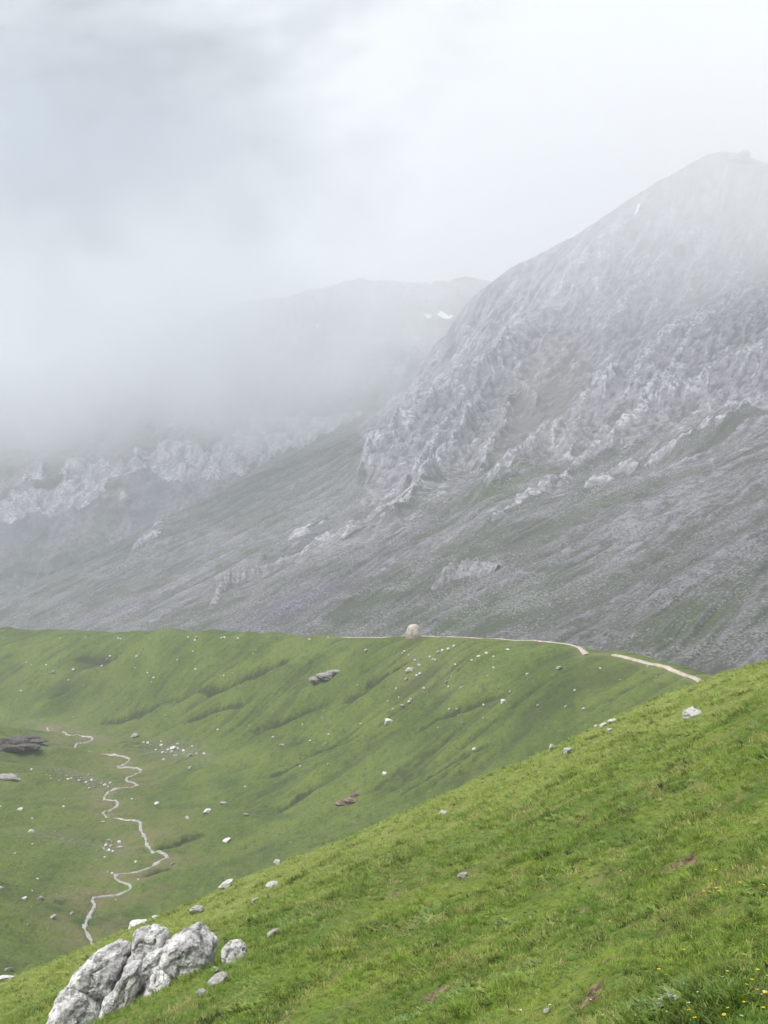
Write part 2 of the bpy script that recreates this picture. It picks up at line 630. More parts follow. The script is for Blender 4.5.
def mountain_fields(x, y):
    z0 = mountain_t(x, y)
    px, py = to_pixel(x, y, z0)
    s = -0.64 * x + 0.77 * y
    t = 0.77 * x + 0.64 * y
    w = 30 * fbm(x / 300, y / 300, 3, 100)
    streak = fbm((s + w) / 34, (t + w) / 420, 4, 101, 0.6)
    fine = fbm((s + w) / 9, (t + w) / 130, 3, 102, 0.6)
    patch = fbm(x / 160, y / 160, 4, 103)
    line = smooth_poly(px, ROCK_LINE)
    rock = sstep(-30, 45, line - py + 30 * patch + 30 * fine + 20 * streak)
    rock = rock * sstep(345, 375, px + 8 * patch)
    bowl = blob(px, py, 548, 415, 26, 40, 0.35) + 0.8 * blob(px, py, 500, 478, 10, 40, 0.75)
    rock = rock * (1 - np.clip(1.15 * bowl, 0, 1))
    ribs = blob(px, py, 350, 535, 70, 10, -0.5) + blob(px, py, 540, 500, 60, 8, -0.35) + 0.8 * blob(px, py, 620, 480, 60, 10, -0.35) + 0.7 * blob(px, py, 420, 470, 60, 60)
    ribs = np.clip(ribs, 0, 1) * sstep(0.15, 0.7, streak + 0.5 * fine)
    rock = np.maximum(rock, 0.8 * ribs)
    # relief: main ribs, then broken bedding edges at three sizes
    wx = px + 5 * noise(x / 45, y / 45, 131) + 2.5 * noise(x / 16, y / 16, 132)
    wy = py + 5 * noise(x / 45, y / 45, 133) + 2.5 * noise(x / 16, y / 16, 134)
    ribz = np.zeros(x.shape)
    ribm = np.zeros(x.shape)
    ribl = np.zeros(x.shape)
    for line_, H, wd in RIBS:
        lx = [q[0] for q in line_]
        ly = [q[1] for q in line_]
        m = (wx > min(lx) - 3 * wd) & (wx < max(lx) + 3 * wd) & (wy > min(ly) - 3 * wd) & (wy < max(ly) + 3 * wd)
        d, f, _ = seg_dist(wx[m], wy[m], line_)
        env = np.clip(np.minimum(f, 1 - f) * 6 + 0.25, 0, 1)
        e = np.exp(-d / wd) * env * (0.75 + 0.5 * noise(x[m] / 60, y[m] / 60, 137))
        ribz[m] = np.maximum(ribz[m], H * e)
        ribm[m] = np.maximum(ribm[m], e)
        ribl[m] = np.maximum(ribl[m], np.exp(-(d / 1.7) ** 2) * env * np.clip(0.75 + 0.9 * noise(x[m] / 25, y[m] / 25, 138), 0, 1.2))
    rock = np.maximum(rock, sstep(0.35, 0.7, ribm + 0.25 * fine))
    sr = 0.86 * x - 0.50 * y + 0.35 * w
    tr = 0.50 * x + 0.86 * y
    wr = fbm(x / 70, y / 70, 4, 108)
    s1 = saw(sr / 88 + 0.45 * noise(tr / 300, sr / 260, 140) + 0.05 * wr)
    s2 = saw(sr / 31 + 0.5 * noise(tr / 150, sr / 120, 141) + 0.10 * wr)
    s3 = saw(sr / 12 + 0.6 * noise(tr / 70, sr / 40, 142) + 0.14 * wr)
    face = 0.40 + 0.60 * np.clip(blob(px, py, 450, 440, 90, 75) + blob(px, py, 690, 380, 150, 45, -0.55), 0, 1)
    m1 = 0.55 + 0.6 * noise(x / 110, y / 110, 143)
    m2 = np.clip(0.45 + 1.1 * noise(tr / 70, sr / 45, 144), 0, 1.4)
    m3 = np.clip(0.45 + 1.1 * noise(tr / 32, sr / 22, 145), 0, 1.4)
    grit = fbm(x / 11, y / 14, 3, 146, 0.65)
    # thin raised edges that split and rejoin down the face
    n1_ = np.abs(noise(sr / 36 + 0.5 * noise(tr / 90, sr / 60, 150), tr / 210, 151))
    n2_ = np.abs(noise(sr / 15 + 0.5 * noise(tr / 45, sr / 30, 152), tr / 85, 153))
    edge = np.maximum(np.exp(-(n1_ / 0.07) ** 2) * np.clip(m2, 0, 1.2), 0.75 * np.exp(-(n2_ / 0.09) ** 2) * np.clip(m3, 0, 1.2))
    dz = 2.1 * ribz + 3 * ribl + rock * face * (12 * m1 * (s1 - 0.5) + 4.5 * m2 * (s2 - 0.5) + 2.0 * m3 * (s3 - 0.5) + 2.8 * grit + 5.0 * edge)
    dz = dz + (1 - rock) * (5.0 * streak + 1.6 * fine + 1.6 * fbm(x / 40, y / 40, 4, 125) + 0.5 * grit)
    # colour tone: paler on raised edges and ribs, darker between them
    relief_tone = np.clip(0.14 + 0.12 * s1 * m1 + 0.16 * s2 * m2 + 0.22 * s3 * m3 + 0.22 * grit + 0.20 * ribm + 0.62 * edge + 0.7 * ribl, 0, 1)
    scree = sstep(-0.15, 0.75, 0.75 * streak + 0.6 * patch + 0.45 * fine - 0.05)
    ex = (0.9 * blob(px, py, 600, 560, 110, 28, -0.33) + 0.8 * blob(px, py, 640, 512, 50, 8, -0.45) + 0.9 * blob(px, py, 455, 530, 75, 9, -0.42)
          + 0.5 * blob(px, py, 720, 500, 80, 40, -0.3) + blob(px, py, 545, 415, 45, 60) + 0.6 * blob(px, py, 250, 570, 200, 14, -0.4) + 0.5 * blob(px, py, 330, 500, 80, 16, -0.5))
    scree = np.clip(scree * 0.75 + np.clip(ex, 0, 1) * sstep(-0.7, 0.5, fine + streak), 0, 1)
    heath_shade = (blob(px, py, 312, 598, 60, 11, -0.42) + 0.9 * blob(px, py, 255, 622, 60, 7, -0.3) + 0.7 * blob(px, py, 300, 545, 80, 6, -0.42) + 0.7 * blob(px, py, 150, 572, 80, 6, -0.35)
             + 0.7 * blob(px, py, 120, 610, 90, 7, -0.25) + 0.6 * blob(px, py, 440, 530, 60, 6, -0.45) + 0.5 * blob(px, py, 620, 470, 60, 7, -0.4))
    heath_shade = np.clip(heath_shade * sstep(-0.8, 0.4, fine + 0.6 * streak), 0, 1) * (1 - rock)
    green = (0.9 * blob(px, py, 500, 505, 70, 14, -0.5) + 0.9 * blob(px, py, 470, 610, 110, 22, -0.3) + 0.8 * blob(px, py, 700, 620, 100, 30, -0.25) + 0.5 * blob(px, py, 400, 590, 80, 12, -0.4)
             + 0.6 * blob(px, py, 590, 505, 50, 8, -0.4) + 0.6 * blob(px, py, 60, 640, 120, 10, -0.1))
    green = np.clip(green * sstep(-0.9, 0.5, -fine - 0.4 * streak), 0, 1)
    warm = np.clip(blob(px, py, 545, 415, 30, 50, 0.3), 0, 1)
    return z0 + dz, dict(rock=rock, relief_tone=relief_tone, scree=scree, heath_shade=heath_shade, green=green, warm=warm)


# ---- the mountain wall behind it, half lost in cloud
FP = []
for c in [(-200, 450, 3800), (-80, 412, 3750), (0, 388, 3700), (40, 372, 3680), (100, 350, 3650), (150, 335, 3640), (200, 321, 3620), (250, 307, 3600), (330, 291, 3600), (370, 285, 3620),
          (420, 288, 3640), (470, 283, 3650), (560, 290, 3700), (700, 320, 3800)]:
    x, y, z = P3(*c)
    FP.append((x, y, z))
    FP.append((x, y + 250, z - 120))
FP += [P3(0, 520, 2900), P3(-150, 560, 2900), P3(60, 480, 3000), P3(100, 545, 2750), P3(160, 465, 3050), P3(250, 440, 3080), P3(250, 480, 2900), P3(300, 420, 3150), P3(0, 600, 2500), P3(150, 560, 2600),
       P3(330, 460, 2980), P3(400, 420, 3100), P3(420, 360, 3380), P3(300, 350, 3400), P3(150, 400, 3350), P3(0, 450, 3300), P3(-150, 500, 3300), P3(0, 650, 2350), P3(300, 560, 2600), P3(500, 500, 2900),
       P3(500, 400, 3250), P3(700, 450, 3200), P3(-250, 640, 2500)]
far_t = TPS(FP, 400.0)


def far_fields(x, y):
    z0 = far_t(x, y)
    px, py = to_pixel(x, y, z0)
    p = fbm(x / 120, z0 / 90, 4, 200)
    q = fbm(x / 40, z0 / 45, 3, 201)
    cl = (1.25 * blob(px, py, 262, 448, 48, 20, -0.3) + 1.2 * blob(px, py, 178, 464, 42, 18, 0.2) + 1.3 * blob(px, py, 62, 502, 44, 18, -0.15) + 0.8 * blob(px, py, 90, 473, 50, 9)
          + 0.7 * blob(px, py, 330, 430, 45, 14, -0.3) + 0.5 * blob(px, py, 140, 505, 60, 10) + 0.6 * blob(px, py, 0, 520, 20, 20) + 0.22 * sstep(430, 380, py))
    cliff = sstep(0.36, 0.62, cl + 0.26 * p + 0.26 * q)
    cr = ridged(x / 60, z0 / 60, 5, 210)
    q1 = saw(x / 75 + z0 / 130 + 0.9 * p + 0.3 * q)
    q2 = saw(x / 30 - z0 / 40 + 0.9 * p + 0.6 * q)
    dz = cliff * (12 * (cr - 1.0) + sstep(330, 400, py) * (7 * q1 + 3.5 * q2)) + 16 * fbm(x / 170, y / 170, 5, 215, 0.6) + 5 * p + 7 * ridged(x / 34, y / 60, 3, 218)
    dark = np.clip(blob(px, py, 30, 535, 70, 18, -0.3) + blob(px, py, 150, 500, 22, 40, 0.2) + 0.6 * blob(px, py, 215, 490, 40, 12, -0.3), 0, 1)  # blue-purple shadow below the cliff bands, painted as colour
    return z0 + dz, dict(rock=cliff, relief_tone=np.clip(0.25 + 0.5 * q1 + 0.35 * q2, 0, 1), scree=sstep(-0.3, 0.6, p), heath_shade=dark, green=0 * p, warm=0 * p)

# ================================================================== MATERIALS
def turf_colour(M):
    """colours of the near pasture, shared by the sod and by the blades growing on it"""
    p = M.pos()
    ps = M.pos((1.0, 0.55, 1.0), -0.33)
    big = M.noise(ps, 0.16, 4, 0.55, 0.6)
    mid = M.noise(ps, 0.9, 5, 0.6, 0.5)
    fine = M.noise(p, 5.0, 4, 0.6)
    c = M.mix(M.ramp(mid, 0.36, 0.66), (0.072, 0.122, 0.016), (0.145, 0.195, 0.030))
    c = M.mix(M.ramp(big, 0.52, 0.70, 0, 0.6), c, (0.195, 0.232, 0.030))
    c = M.mix(M.ramp(big, 0.46, 0.32, 0, 0.6), c, (0.060, 0.105, 0.020))
    straw = M.math('MULTIPLY', M.ramp(M.noise(ps, 1.7, 5, 0.65, 0.4), 0.53, 0.72), M.ramp(M.noise(p, 0.35, 3), 0.38, 0.58))
    c = M.mix(M.math('MULTIPLY', straw, 0.9), c, (0.205, 0.180, 0.075))
    c = M.mix(M.ramp(fine, 0.30, 0.75, 0.0, 0.45), c, (0.115, 0.150, 0.050))
    sep = M.n('ShaderNodeSeparateXYZ')
    M.l(M.geo.outputs['Position'], sep.inputs[0])
    # paler with distance: haze and low-angle light put into the colour
    c = M.mix(M.ramp(sep.outputs['Y'], 12, 46, 0, 0.68), c, (0.225, 0.258, 0.080))
    return c, fine


def make_turf_material():
    M = Mat('turf')
    c, fine = turf_colour(M)
    p = M.pos()
    thatch = M.ramp(M.noise(p, 9.0, 4, 0.65), 0.50, 0.66)
    c = M.mix(M.math('MULTIPLY', thatch, 0.65), c, (0.052, 0.056, 0.022))
    soilc = M.mix(M.ramp(M.noise(p, 14, 4), 0.35, 0.65), (0.050, 0.030, 0.022), (0.240, 0.170, 0.125))
    c = M.mix(M.ramp(M.attr('soil'), 0.3, 0.75), c, soilc)
    nrm = M.bump(M.noise(p, 2.2, 6, 0.62), 0.22, 0.8)
    nrm = M.bump(M.noise(p, 16, 4, 0.65), 0.04, 0.8, nrm)
    return M.done(c, nrm, 0.95)


def make_blade_material(name, tint, k, k2=2.05):
    M = Mat(name)
    c, fine = turf_colour(M)
    oi = M.n('ShaderNodeObjectInfo')
    c = M.mix(M.ramp(oi.outputs['Random'], 0.0, 1.0, 0.0, k), c, tint)
    rnd2 = M.math('FRACT', M.math('MULTIPLY', oi.outputs['Random'], 7.31))
    c = M.mix(M.ramp(rnd2, 0.72, 1.0, 0, 0.65), c, (0.200, 0.205, 0.070))
    c = M.mix(M.ramp(rnd2, 0.30, 0.0, 0, 0.70), c, (0.040, 0.078, 0.018))
    c = M.mix(1.0, c, (k2, k2, k2), 'MULTIPLY')
    M.b.inputs['Specular IOR Level'].default_value = 0.25
    M.done(c, None, 0.6)
    # thin blades let some light through
    tr = M.n('ShaderNodeBsdfTranslucent')
    M.l(c, tr.inputs['Color'])
    mx = M.n('ShaderNodeMixShader')
    mx.inputs[0].default_value = 0.42
    M.l(M.b.outputs[0], mx.inputs[1])
    M.l(tr.outputs[0], mx.inputs[2])
    out = [q for q in M.t.nodes if q.type == 'OUTPUT_MATERIAL'][0]
    M.l(mx.outputs[0], out.inputs['Surface'])
    return M.m


def make_valley_material():
    M = Mat('valley_grass')
    p = M.pos()
    ps = M.pos((1.0, 0.30, 1.0), 1.04 - math.pi / 2)
    a = M.noise(ps, 0.045, 5, 0.6, 0.5)
    b = M.noise(p, 0.30, 6, 0.65)
    d = M.noise(p, 2.2, 4, 0.6)
    c = M.mix(M.ramp(a, 0.36, 0.66), (0.074, 0.116, 0.022), (0.130, 0.172, 0.036))
    e = M.noise(ps, 0.55, 6, 0.68, 0.4)
    c = M.mix(M.ramp(b, 0.42, 0.68, 0, 0.6), c, (0.110, 0.135, 0.050))
    c = M.mix(M.ramp(e, 0.50, 0.66, 0, 0.65), c, (0.050, 0.078, 0.020))
    c = M.mix(M.ramp(e, 0.46, 0.32, 0, 0.5), c, (0.140, 0.172, 0.046))
    c = M.mix(M.ramp(d, 0.50, 0.70, 0, 0.6), c, (0.044, 0.066, 0.022))
    c = M.mix(M.ramp(M.noise(ps, 0.018, 5, 0.62, 0.8), 0.50, 0.64, 0, 0.55), c, (0.122, 0.146, 0.044))
    c = M.mix(M.ramp(M.noise(p, 0.024, 5, 0.6, 0.8), 0.52, 0.66, 0, 0.55), c, (0.040, 0.074, 0.024))
    c = M.mix(M.ramp(M.noise(p, 0.85, 4, 0.7), 0.58, 0.68, 0, 0.8), c, (0.026, 0.042, 0.016))
    c = M.mix(M.ramp(M.noise(p, 0.7, 4, 0.7), 0.44, 0.34, 0, 0.6), c, (0.165, 0.185, 0.075))
    c = M.mix(M.math('MULTIPLY', M.attr('bank'), M.ramp(M.noise(p, 0.09, 5, 0.65), 0.38, 0.60, 0, 0.9)), c, (0.160, 0.145, 0.075))
    c = M.mix(M.math('MULTIPLY', M.attr('stony'), M.ramp(M.noise(p, 0.8, 5, 0.7), 0.45, 0.60)), c, (0.185, 0.165, 0.145))
    c = M.mix(M.math('MULTIPLY', M.attr('scrub_shade'), 0.92), c, M.mix(M.ramp(d, 0.3, 0.7), (0.022, 0.034, 0.015), (0.058, 0.062, 0.036)))  # brush and painted gully shade share this dark colour
    c = M.mix(M.math('MULTIPLY', M.attr('verge'), 0.7), c, (0.16, 0.17, 0.07))
    nrm = M.bump(M.noise(ps, 0.45, 7, 0.68), 1.3, 0.8)
    nrm = M.bump(d, 0.3, 0.7, nrm)
    return M.done(c, nrm, 0.95)


def make_mountain_material(name, pale):
    M = Mat(name)
    p = M.pos()
    f = M.pos((1.0, 0.14, 1.0), 0.443 - math.pi / 2 + math.pi / 2)
    mp = M.n('ShaderNodeMapping')
    n1 = M.noise(p, 0.02, 6, 0.65)
    n2 = M.noise(p, 0.09, 6, 0.68)
    n3 = M.noise(p, 0.30, 4, 0.65)
    # vegetated slope
    c = M.mix(M.ramp(n1, 0.38, 0.62), (0.074, 0.086, 0.062), (0.138, 0.138, 0.132))
    c = M.mix(M.math('MULTIPLY', M.attr('green'), 0.85), c, (0.078, 0.118, 0.042))
    sc = M.mix(M.ramp(n2, 0.32, 0.68), (0.145, 0.140, 0.162), (0.310, 0.302, 0.340))
    c = M.mix(M.math('MULTIPLY', M.attr('scree'), M.ramp(n2, 0.34, 0.56, 0.25, 1.0)), c, sc)
    c = M.mix(M.math('MULTIPLY', M.attr('heath_shade'), 0.7), c, (0.112, 0.100, 0.170))  # heather on the near slope, painted cliff shadow on the far wall
    c = M.mix(M.ramp(n3, 0.54, 0.70, 0, 0.40), c, (0.040, 0.045, 0.026))
    n4 = M.noise(p, 0.55, 3, 0.6)
    c = M.mix(M.ramp(M.math('ADD', n4, M.math('MULTIPLY', M.math('SUBTRACT', n1, 0.5), 0.5)), 0.55, 0.64, 0, 0.65), c, (0.34, 0.335, 0.372))
    c = M.mix(M.ramp(n4, 0.46, 0.36, 0, 0.7), c, (0.050, 0.054, 0.036))
    # bare limestone
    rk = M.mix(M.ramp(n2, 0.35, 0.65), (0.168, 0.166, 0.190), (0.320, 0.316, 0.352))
    rk = M.mix(M.ramp(M.attr('relief_tone'), 0.40, 0.14, 0, 0.85), rk, (0.088, 0.086, 0.098))
    rk = M.mix(M.ramp(M.attr('relief_tone'), 0.46, 0.80, 0, 1.0), rk, M.mix(M.ramp(M.noise(p, 0.16, 5, 0.7), 0.42, 0.60), (0.24, 0.24, 0.275), pale))
    rk = M.mix(M.ramp(n3, 0.52, 0.68, 0, 0.5), rk, (0.085, 0.080, 0.078))
    rk = M.mix(M.math('MULTIPLY', M.attr('warm'), 0.5), rk, (0.27, 0.215, 0.19))
    c = M.mix(M.math('MULTIPLY', M.attr('warm'), 0.45), c, (0.25, 0.200, 0.18))
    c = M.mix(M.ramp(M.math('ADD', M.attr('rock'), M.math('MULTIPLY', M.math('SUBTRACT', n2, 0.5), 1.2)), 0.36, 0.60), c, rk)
    nrm = M.bump(M.noise(p, 0.10, 8, 0.75), 7.0, 0.95)
    return M.done(c, nrm, 0.95)


def make_rock_material(name, light=(0.80, 0.79, 0.785), dark=(0.17, 0.162, 0.16), scale=1.0, warm=0.25):
    M = Mat(name)
    p = M.pos((scale, scale, scale), obj=True)
    a = M.noise(p, 2.2, 7, 0.68, 0.3)
    b = M.noise(p, 7.0, 6, 0.7)
    c = M.mix(M.ramp(a, 0.34, 0.60), tuple(0.50 * v for v in light), light)
    c = M.mix(M.ramp(b, 0.48, 0.62, 0, 0.8), c, dark)
    c = M.mix(M.ramp(M.noise(p, 22, 4, 0.7), 0.52, 0.66, 0, 0.6), c, (0.12, 0.115, 0.11))
    c = M.mix(M.ramp(M.voronoi(p, 9.0), 0.22, 0.12, 0, 0.5), c, (0.50, 0.49, 0.47))
    c = M.mix(M.ramp(M.noise(p, 1.6, 4, 0.6, 0.5), 0.62, 0.74, 0, warm), c, (0.30, 0.17, 0.09))
    crack = M.ramp(M.voronoi(M.pos((scale, scale * 0.45, scale * 1.3), 0.5, obj=True), 3.0, 'DISTANCE_TO_EDGE'), 0.0, 0.035)
    c = M.mix(M.math('MULTIPLY', M.math('SUBTRACT', 1.0, crack), 0.16), c, (0.05, 0.046, 0.044))
    nrm = M.bump(M.noise(p, 5.0, 8, 0.72), 0.10 / scale, 0.9)
    nrm = M.bump(M.noise(p, 26.0, 5, 0.7), 0.02 / scale, 0.8, nrm)
    return M.done(c, nrm, 0.9)


def plain(name, col, rough=0.9, var=0.25, scale=2.0):
    M = Mat(name)
    n = M.noise(M.pos(), scale, 4)
    c = M.mix(M.ramp(n, 0.3, 0.7), tuple(v * (1 - var) for v in col), tuple(min(1, v * (1 + var)) for v in col))
    return M.done(c, None, rough)


m_turf = make_turf_material()
m_valley = make_valley_material()
m_mount = make_mountain_material('mountain_slope', (0.55, 0.55, 0.60))
m_far = make_mountain_material('far_mountain_slope', (0.52, 0.515, 0.56))
m_rock = make_rock_material('limestone')
m_stone = make_rock_material('pale_stone', (0.80, 0.785, 0.765), (0.46, 0.445, 0.43), 1.2, 0.15)
m_grey = make_rock_material('grey_stone', (0.42, 0.40, 0.385), (0.19, 0.18, 0.17), 1.2, 0.3)
m_tan = make_rock_material('tan_boulder', (0.60, 0.53, 0.48), (0.30, 0.26, 0.235), 0.25, 0.3)
m_dark = make_rock_material('dark_rock', (0.12, 0.105, 0.10), (0.045, 0.040, 0.038), 0.4, 0.3)
m_out = make_rock_material('grey_crag', (0.36, 0.35, 0.375), (0.12, 0.115, 0.13), 0.05, 0.1)
m_red = make_rock_material('reddish_rock', (0.30, 0.215, 0.185), (0.13, 0.085, 0.07), 0.4, 0.3)
m_knob = make_rock_material('ridge_outcrop_stone', (0.40, 0.375, 0.37), (0.11, 0.10, 0.10), 0.35, 0.25)
m_path = plain('pale_path_gravel', (0.40, 0.35, 0.30), 0.95, 0.2, 0.7)
m_snow = plain('old_snow', (0.82, 0.84, 0.86), 0.7, 0.05, 0.05)
Mw = Mat('brook_water')
wv = Mw.noise(Mw.pos(), 1.1, 5, 0.65)
Mw.b.inputs['Specular IOR Level'].default_value = 0.6
m_water = Mw.done(Mw.mix(Mw.ramp(wv, 0.35, 0.6), (0.20, 0.195, 0.18), (0.40, 0.385, 0.36)), Mw.bump(wv, 0.25, 0.6), 0.30)

# ================================================================== TERRAIN MESHES
def axis(core, step, outer, k=24):
    c = np.arange(-core, core + 1e-9, step)
    e = core + (outer - core) * (np.linspace(0, 1, k + 1)[1:]) ** 1.6
    return np.concatenate([-e[::-1], c, e])


def build_terrain():
    # near pasture
    u = axis(0.40, 0.0018, 3.5, 40)
    Y = np.concatenate([np.linspace(-6, 2.2, 26), np.geomspace(2.35, 260, 900)])
    X = np.where(Y[:, None] > 2.2, u[None] * Y[:, None], u[None] * 2.2)
    YY = np.repeat(Y[:, None], len(u), 1)
    Z = hillside_z(X, YY)
    tag(grid_object('hillside', X, YY, Z, m_turf, dict(soil=soil_mask(X, YY))), kind='structure')
    # ridge and valley
    u = axis(0.33, 0.00085, 0.8, 30)
    Y = np.geomspace(190, 1280, 900)
    X = u[None] * Y[:, None]
    YY = np.repeat(Y[:, None], len(u), 1)
    global valley_cache
    b = valley_base(X, YY)
    valley_cache = b
    dz, scrub_shade, bank = valley_extra(X, YY)
    valley_cache = None
    px, py = to_pixel(X, YY, b)
    stony = (blob(px, py, 178, 752, 32, 10, 0.1) + blob(px, py, 85, 780, 40, 6, 0.3) + 0.8 * blob(px, py, 60, 730, 45, 6, 0.2) + 0.9 * blob(px, py, 60, 838, 35, 7, 0.15)
             + blob(px, py, 112, 848, 14, 7) + 0.8 * blob(px, py, 30, 745, 30, 8) + 0.5 * blob(px, py, 60, 900, 18, 6) + 0.35 * blob(px, py, 430, 675, 45, 25))
    ex = (blob(px, py, 135, 745, 20, 7) + 0.8 * blob(px, py, 10, 633, 30, 4) + 0.9 * blob(px, py, 62, 905, 14, 5) + 0.5 * blob(px, py, 30, 745, 36, 8)
          + 0.7 * blob(px, py, 75, 779, 30, 4, 0.3) + 0.7 * blob(px, py, 185, 842, 26, 8, -0.35) + 0.4 * blob(px, py, 120, 925, 18, 10))
    scrub_shade = np.maximum(scrub_shade, np.clip(ex, 0, 1) * sstep(-0.5, 0.4, fbm(X / 3, YY / 3, 3, 55)))
    d, f, _ = seg_dist(X, YY, PATH_ALL)
    verge = np.exp(-(d / 3.0) ** 2)
    tag(grid_object('valley', X, YY, b + dz, m_valley, dict(scrub_shade=scrub_shade, bank=bank, stony=np.clip(stony, 0, 1), verge=verge)), kind='structure')
    # mountain
    u = axis(0.335, 0.0009, 0.75, 30)
    Y = np.geomspace(430, 3250, 900)
    X = u[None] * Y[:, None]
    YY = np.repeat(Y[:, None], len(u), 1)
    Z, at = mountain_fields(X, YY)
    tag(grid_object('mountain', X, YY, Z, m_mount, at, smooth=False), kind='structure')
    # far wall
    u = axis(0.335, 0.0014, 0.7, 24)
    Y = np.geomspace(2250, 4300, 420)
    X = u[None] * Y[:, None]
    YY = np.repeat(Y[:, None], len(u), 1)
    Z, at = far_fields(X, YY)
    tag(grid_object('far_mountain', X, YY, Z, m_far, at), kind='structure')


PATH_PX = [[(706, 686.5), (699, 681.5), (690, 677), (672, 670.5), (650, 664), (628, 658.5), (614, 655.5)],
           [(586, 655.5), (582, 650), (572, 646), (558, 643.4), (540, 641.8)]]
PATH_W = [[march(valley_base, a, b, 330, 560, 900) for a, b in seg] for seg in PATH_PX]
# along the level top of the ridge the track keeps just on the far side of the brow, by the boulder
PATH_TOP = [(c[0] + 1.5, c[1] + 1.5) for c in crest_w[7:13]]
PATH_ALL = PATH_W[0] + PATH_W[1] + PATH_TOP
build_terrain()


def strip(name, pts, width, z_of, mat, lift, step=0.8, wob=0.25, seed=0):
    p = [np.array(q) for q in pts]
    # resample smoothly (Catmull-Rom)
    out = []
    for i in range(len(p) - 1):
        a, b, c, d = p[max(0, i - 1)], p[i], p[i + 1], p[min(len(p) - 1, i + 2)]
        n = max(2, int(np.linalg.norm(c - b) / step))
        for k in range(n):
            t = k / n
            out.append(0.5 * ((2 * b) + (c - a) * t + (2 * a - 5 * b + 4 * c - d) * t * t + (3 * b - a - 3 * c + d) * t ** 3))
    out.append(p[-1])
    out = np.array(out)
    tan = np.gradient(out, axis=0)
    tan /= np.linalg.norm(tan, axis=1)[:, None] + 1e-9
    nor = np.stack([-tan[:, 1], tan[:, 0]], 1)
    k = np.arange(len(out))
    w = width * 0.5 * np.clip(1 + wob * fbm(k * step / 4.0, k * 0.0 + seed, 4, 300 + seed, 0.7), 0.55, 2)
    out = out + nor * (0.25 * width * wob * fbm(k * step / 3.0, k * 0.0 + seed, 3, 350 + seed))[:, None]
    lanes = np.linspace(-1, 1, 7)
    X = out[:, 0:1] + nor[:, 0:1] * w[:, None] * lanes
    Y = out[:, 1:2] + nor[:, 1:2] * w[:, None] * lanes
    Z = z_of(X, Y) + lift
    Z[:, 0] -= lift + 0.3
    Z[:, -1] -= lift + 0.3
    return X, Y, Z


def joined_strips(name, strips, mat):
    vs, fs = [], []
    for X, Y, Z in strips:
        o = len(vs)
        n, m = X.shape
        vs += list(zip(X.ravel(), Y.ravel(), Z.ravel()))
        for i in range(n - 1):
            for j in range(m - 1):
                a = o + i * m + j
                fs.append((a, a + 1, a + m + 1, a + m))
    return mesh_object(name, vs, fs, mat)


tag(joined_strips('path', [strip('p', PATH_W[0], 2.5, valley_z, m_path, 0.30, 0.8, 0.08, 1), strip('p', PATH_W[1], 2.3, valley_z, m_path, 0.30, 0.8, 0.15, 2),
                           strip('p', PATH_TOP, 1.3, valley_z, m_path, 0.25, 1.2, 0.3, 3)], m_path), kind='structure')
whole = (STREAM_A + [crop2(*q) for q in [(560, 535), (530, 520), (512, 502)]] + STREAM_B + [crop2(*q) for q in [(430, 306)]] + STREAM_C + [crop2(*q) for q in [(450, 234)]]
         + STREAM_D + [crop2(*q) for q in [(400, 192), (350, 186)]] + STREAM_E)
pts = [march(valley_base, a, b, 200, 900, 900) for a, b in whole]
reaches = [strip('s', pts, 0.82, valley_z, m_water, 0.32, 0.35, 1.1, 10)]
tag(joined_strips('stream', reaches, m_water), kind='structure')

# ================================================================== AIR
def volume_material(name, dens, col, aniso, soft=False):
    m = D.materials.new(name)
    m.use_nodes = True
    t = m.node_tree
    for nd in list(t.nodes):
        if nd.type != 'OUTPUT_MATERIAL':
            t.nodes.remove(nd)
    out = [nd for nd in t.nodes if nd.type == 'OUTPUT_MATERIAL'][0]
    v = t.nodes.new('ShaderNodeVolumePrincipled')
    v.inputs['Color'].default_value = (*col, 1)
    v.inputs['Density'].default_value = dens
    v.inputs['Anisotropy'].default_value = aniso
    t.links.new(v.outputs[0], out.inputs['Volume'])
    return m, t, v


def box_mesh(name, x0, x1, y0, y1, z0, z1, mat):
    v = [(x, y, z) for x in (x0, x1) for y in (y0, y1) for z in (z0, z1)]
    f = [(0, 1, 3, 2), (4, 6, 7, 5), (0, 4, 5, 1), (2, 3, 7, 6), (0, 2, 6, 4), (1, 5, 7, 3)]
    return mesh_object(name, v, f, mat, smooth=False)


HAZE_ON = True
CLOUD_ON = True
if HAZE_ON:
    mh, _, _ = volume_material('haze_air', 1.9e-4, (0.88, 0.925, 1.0), 0.0)
    tag(box_mesh('haze', -3300, 3300, -60, 4700, -900, 960, mh), kind='stuff')


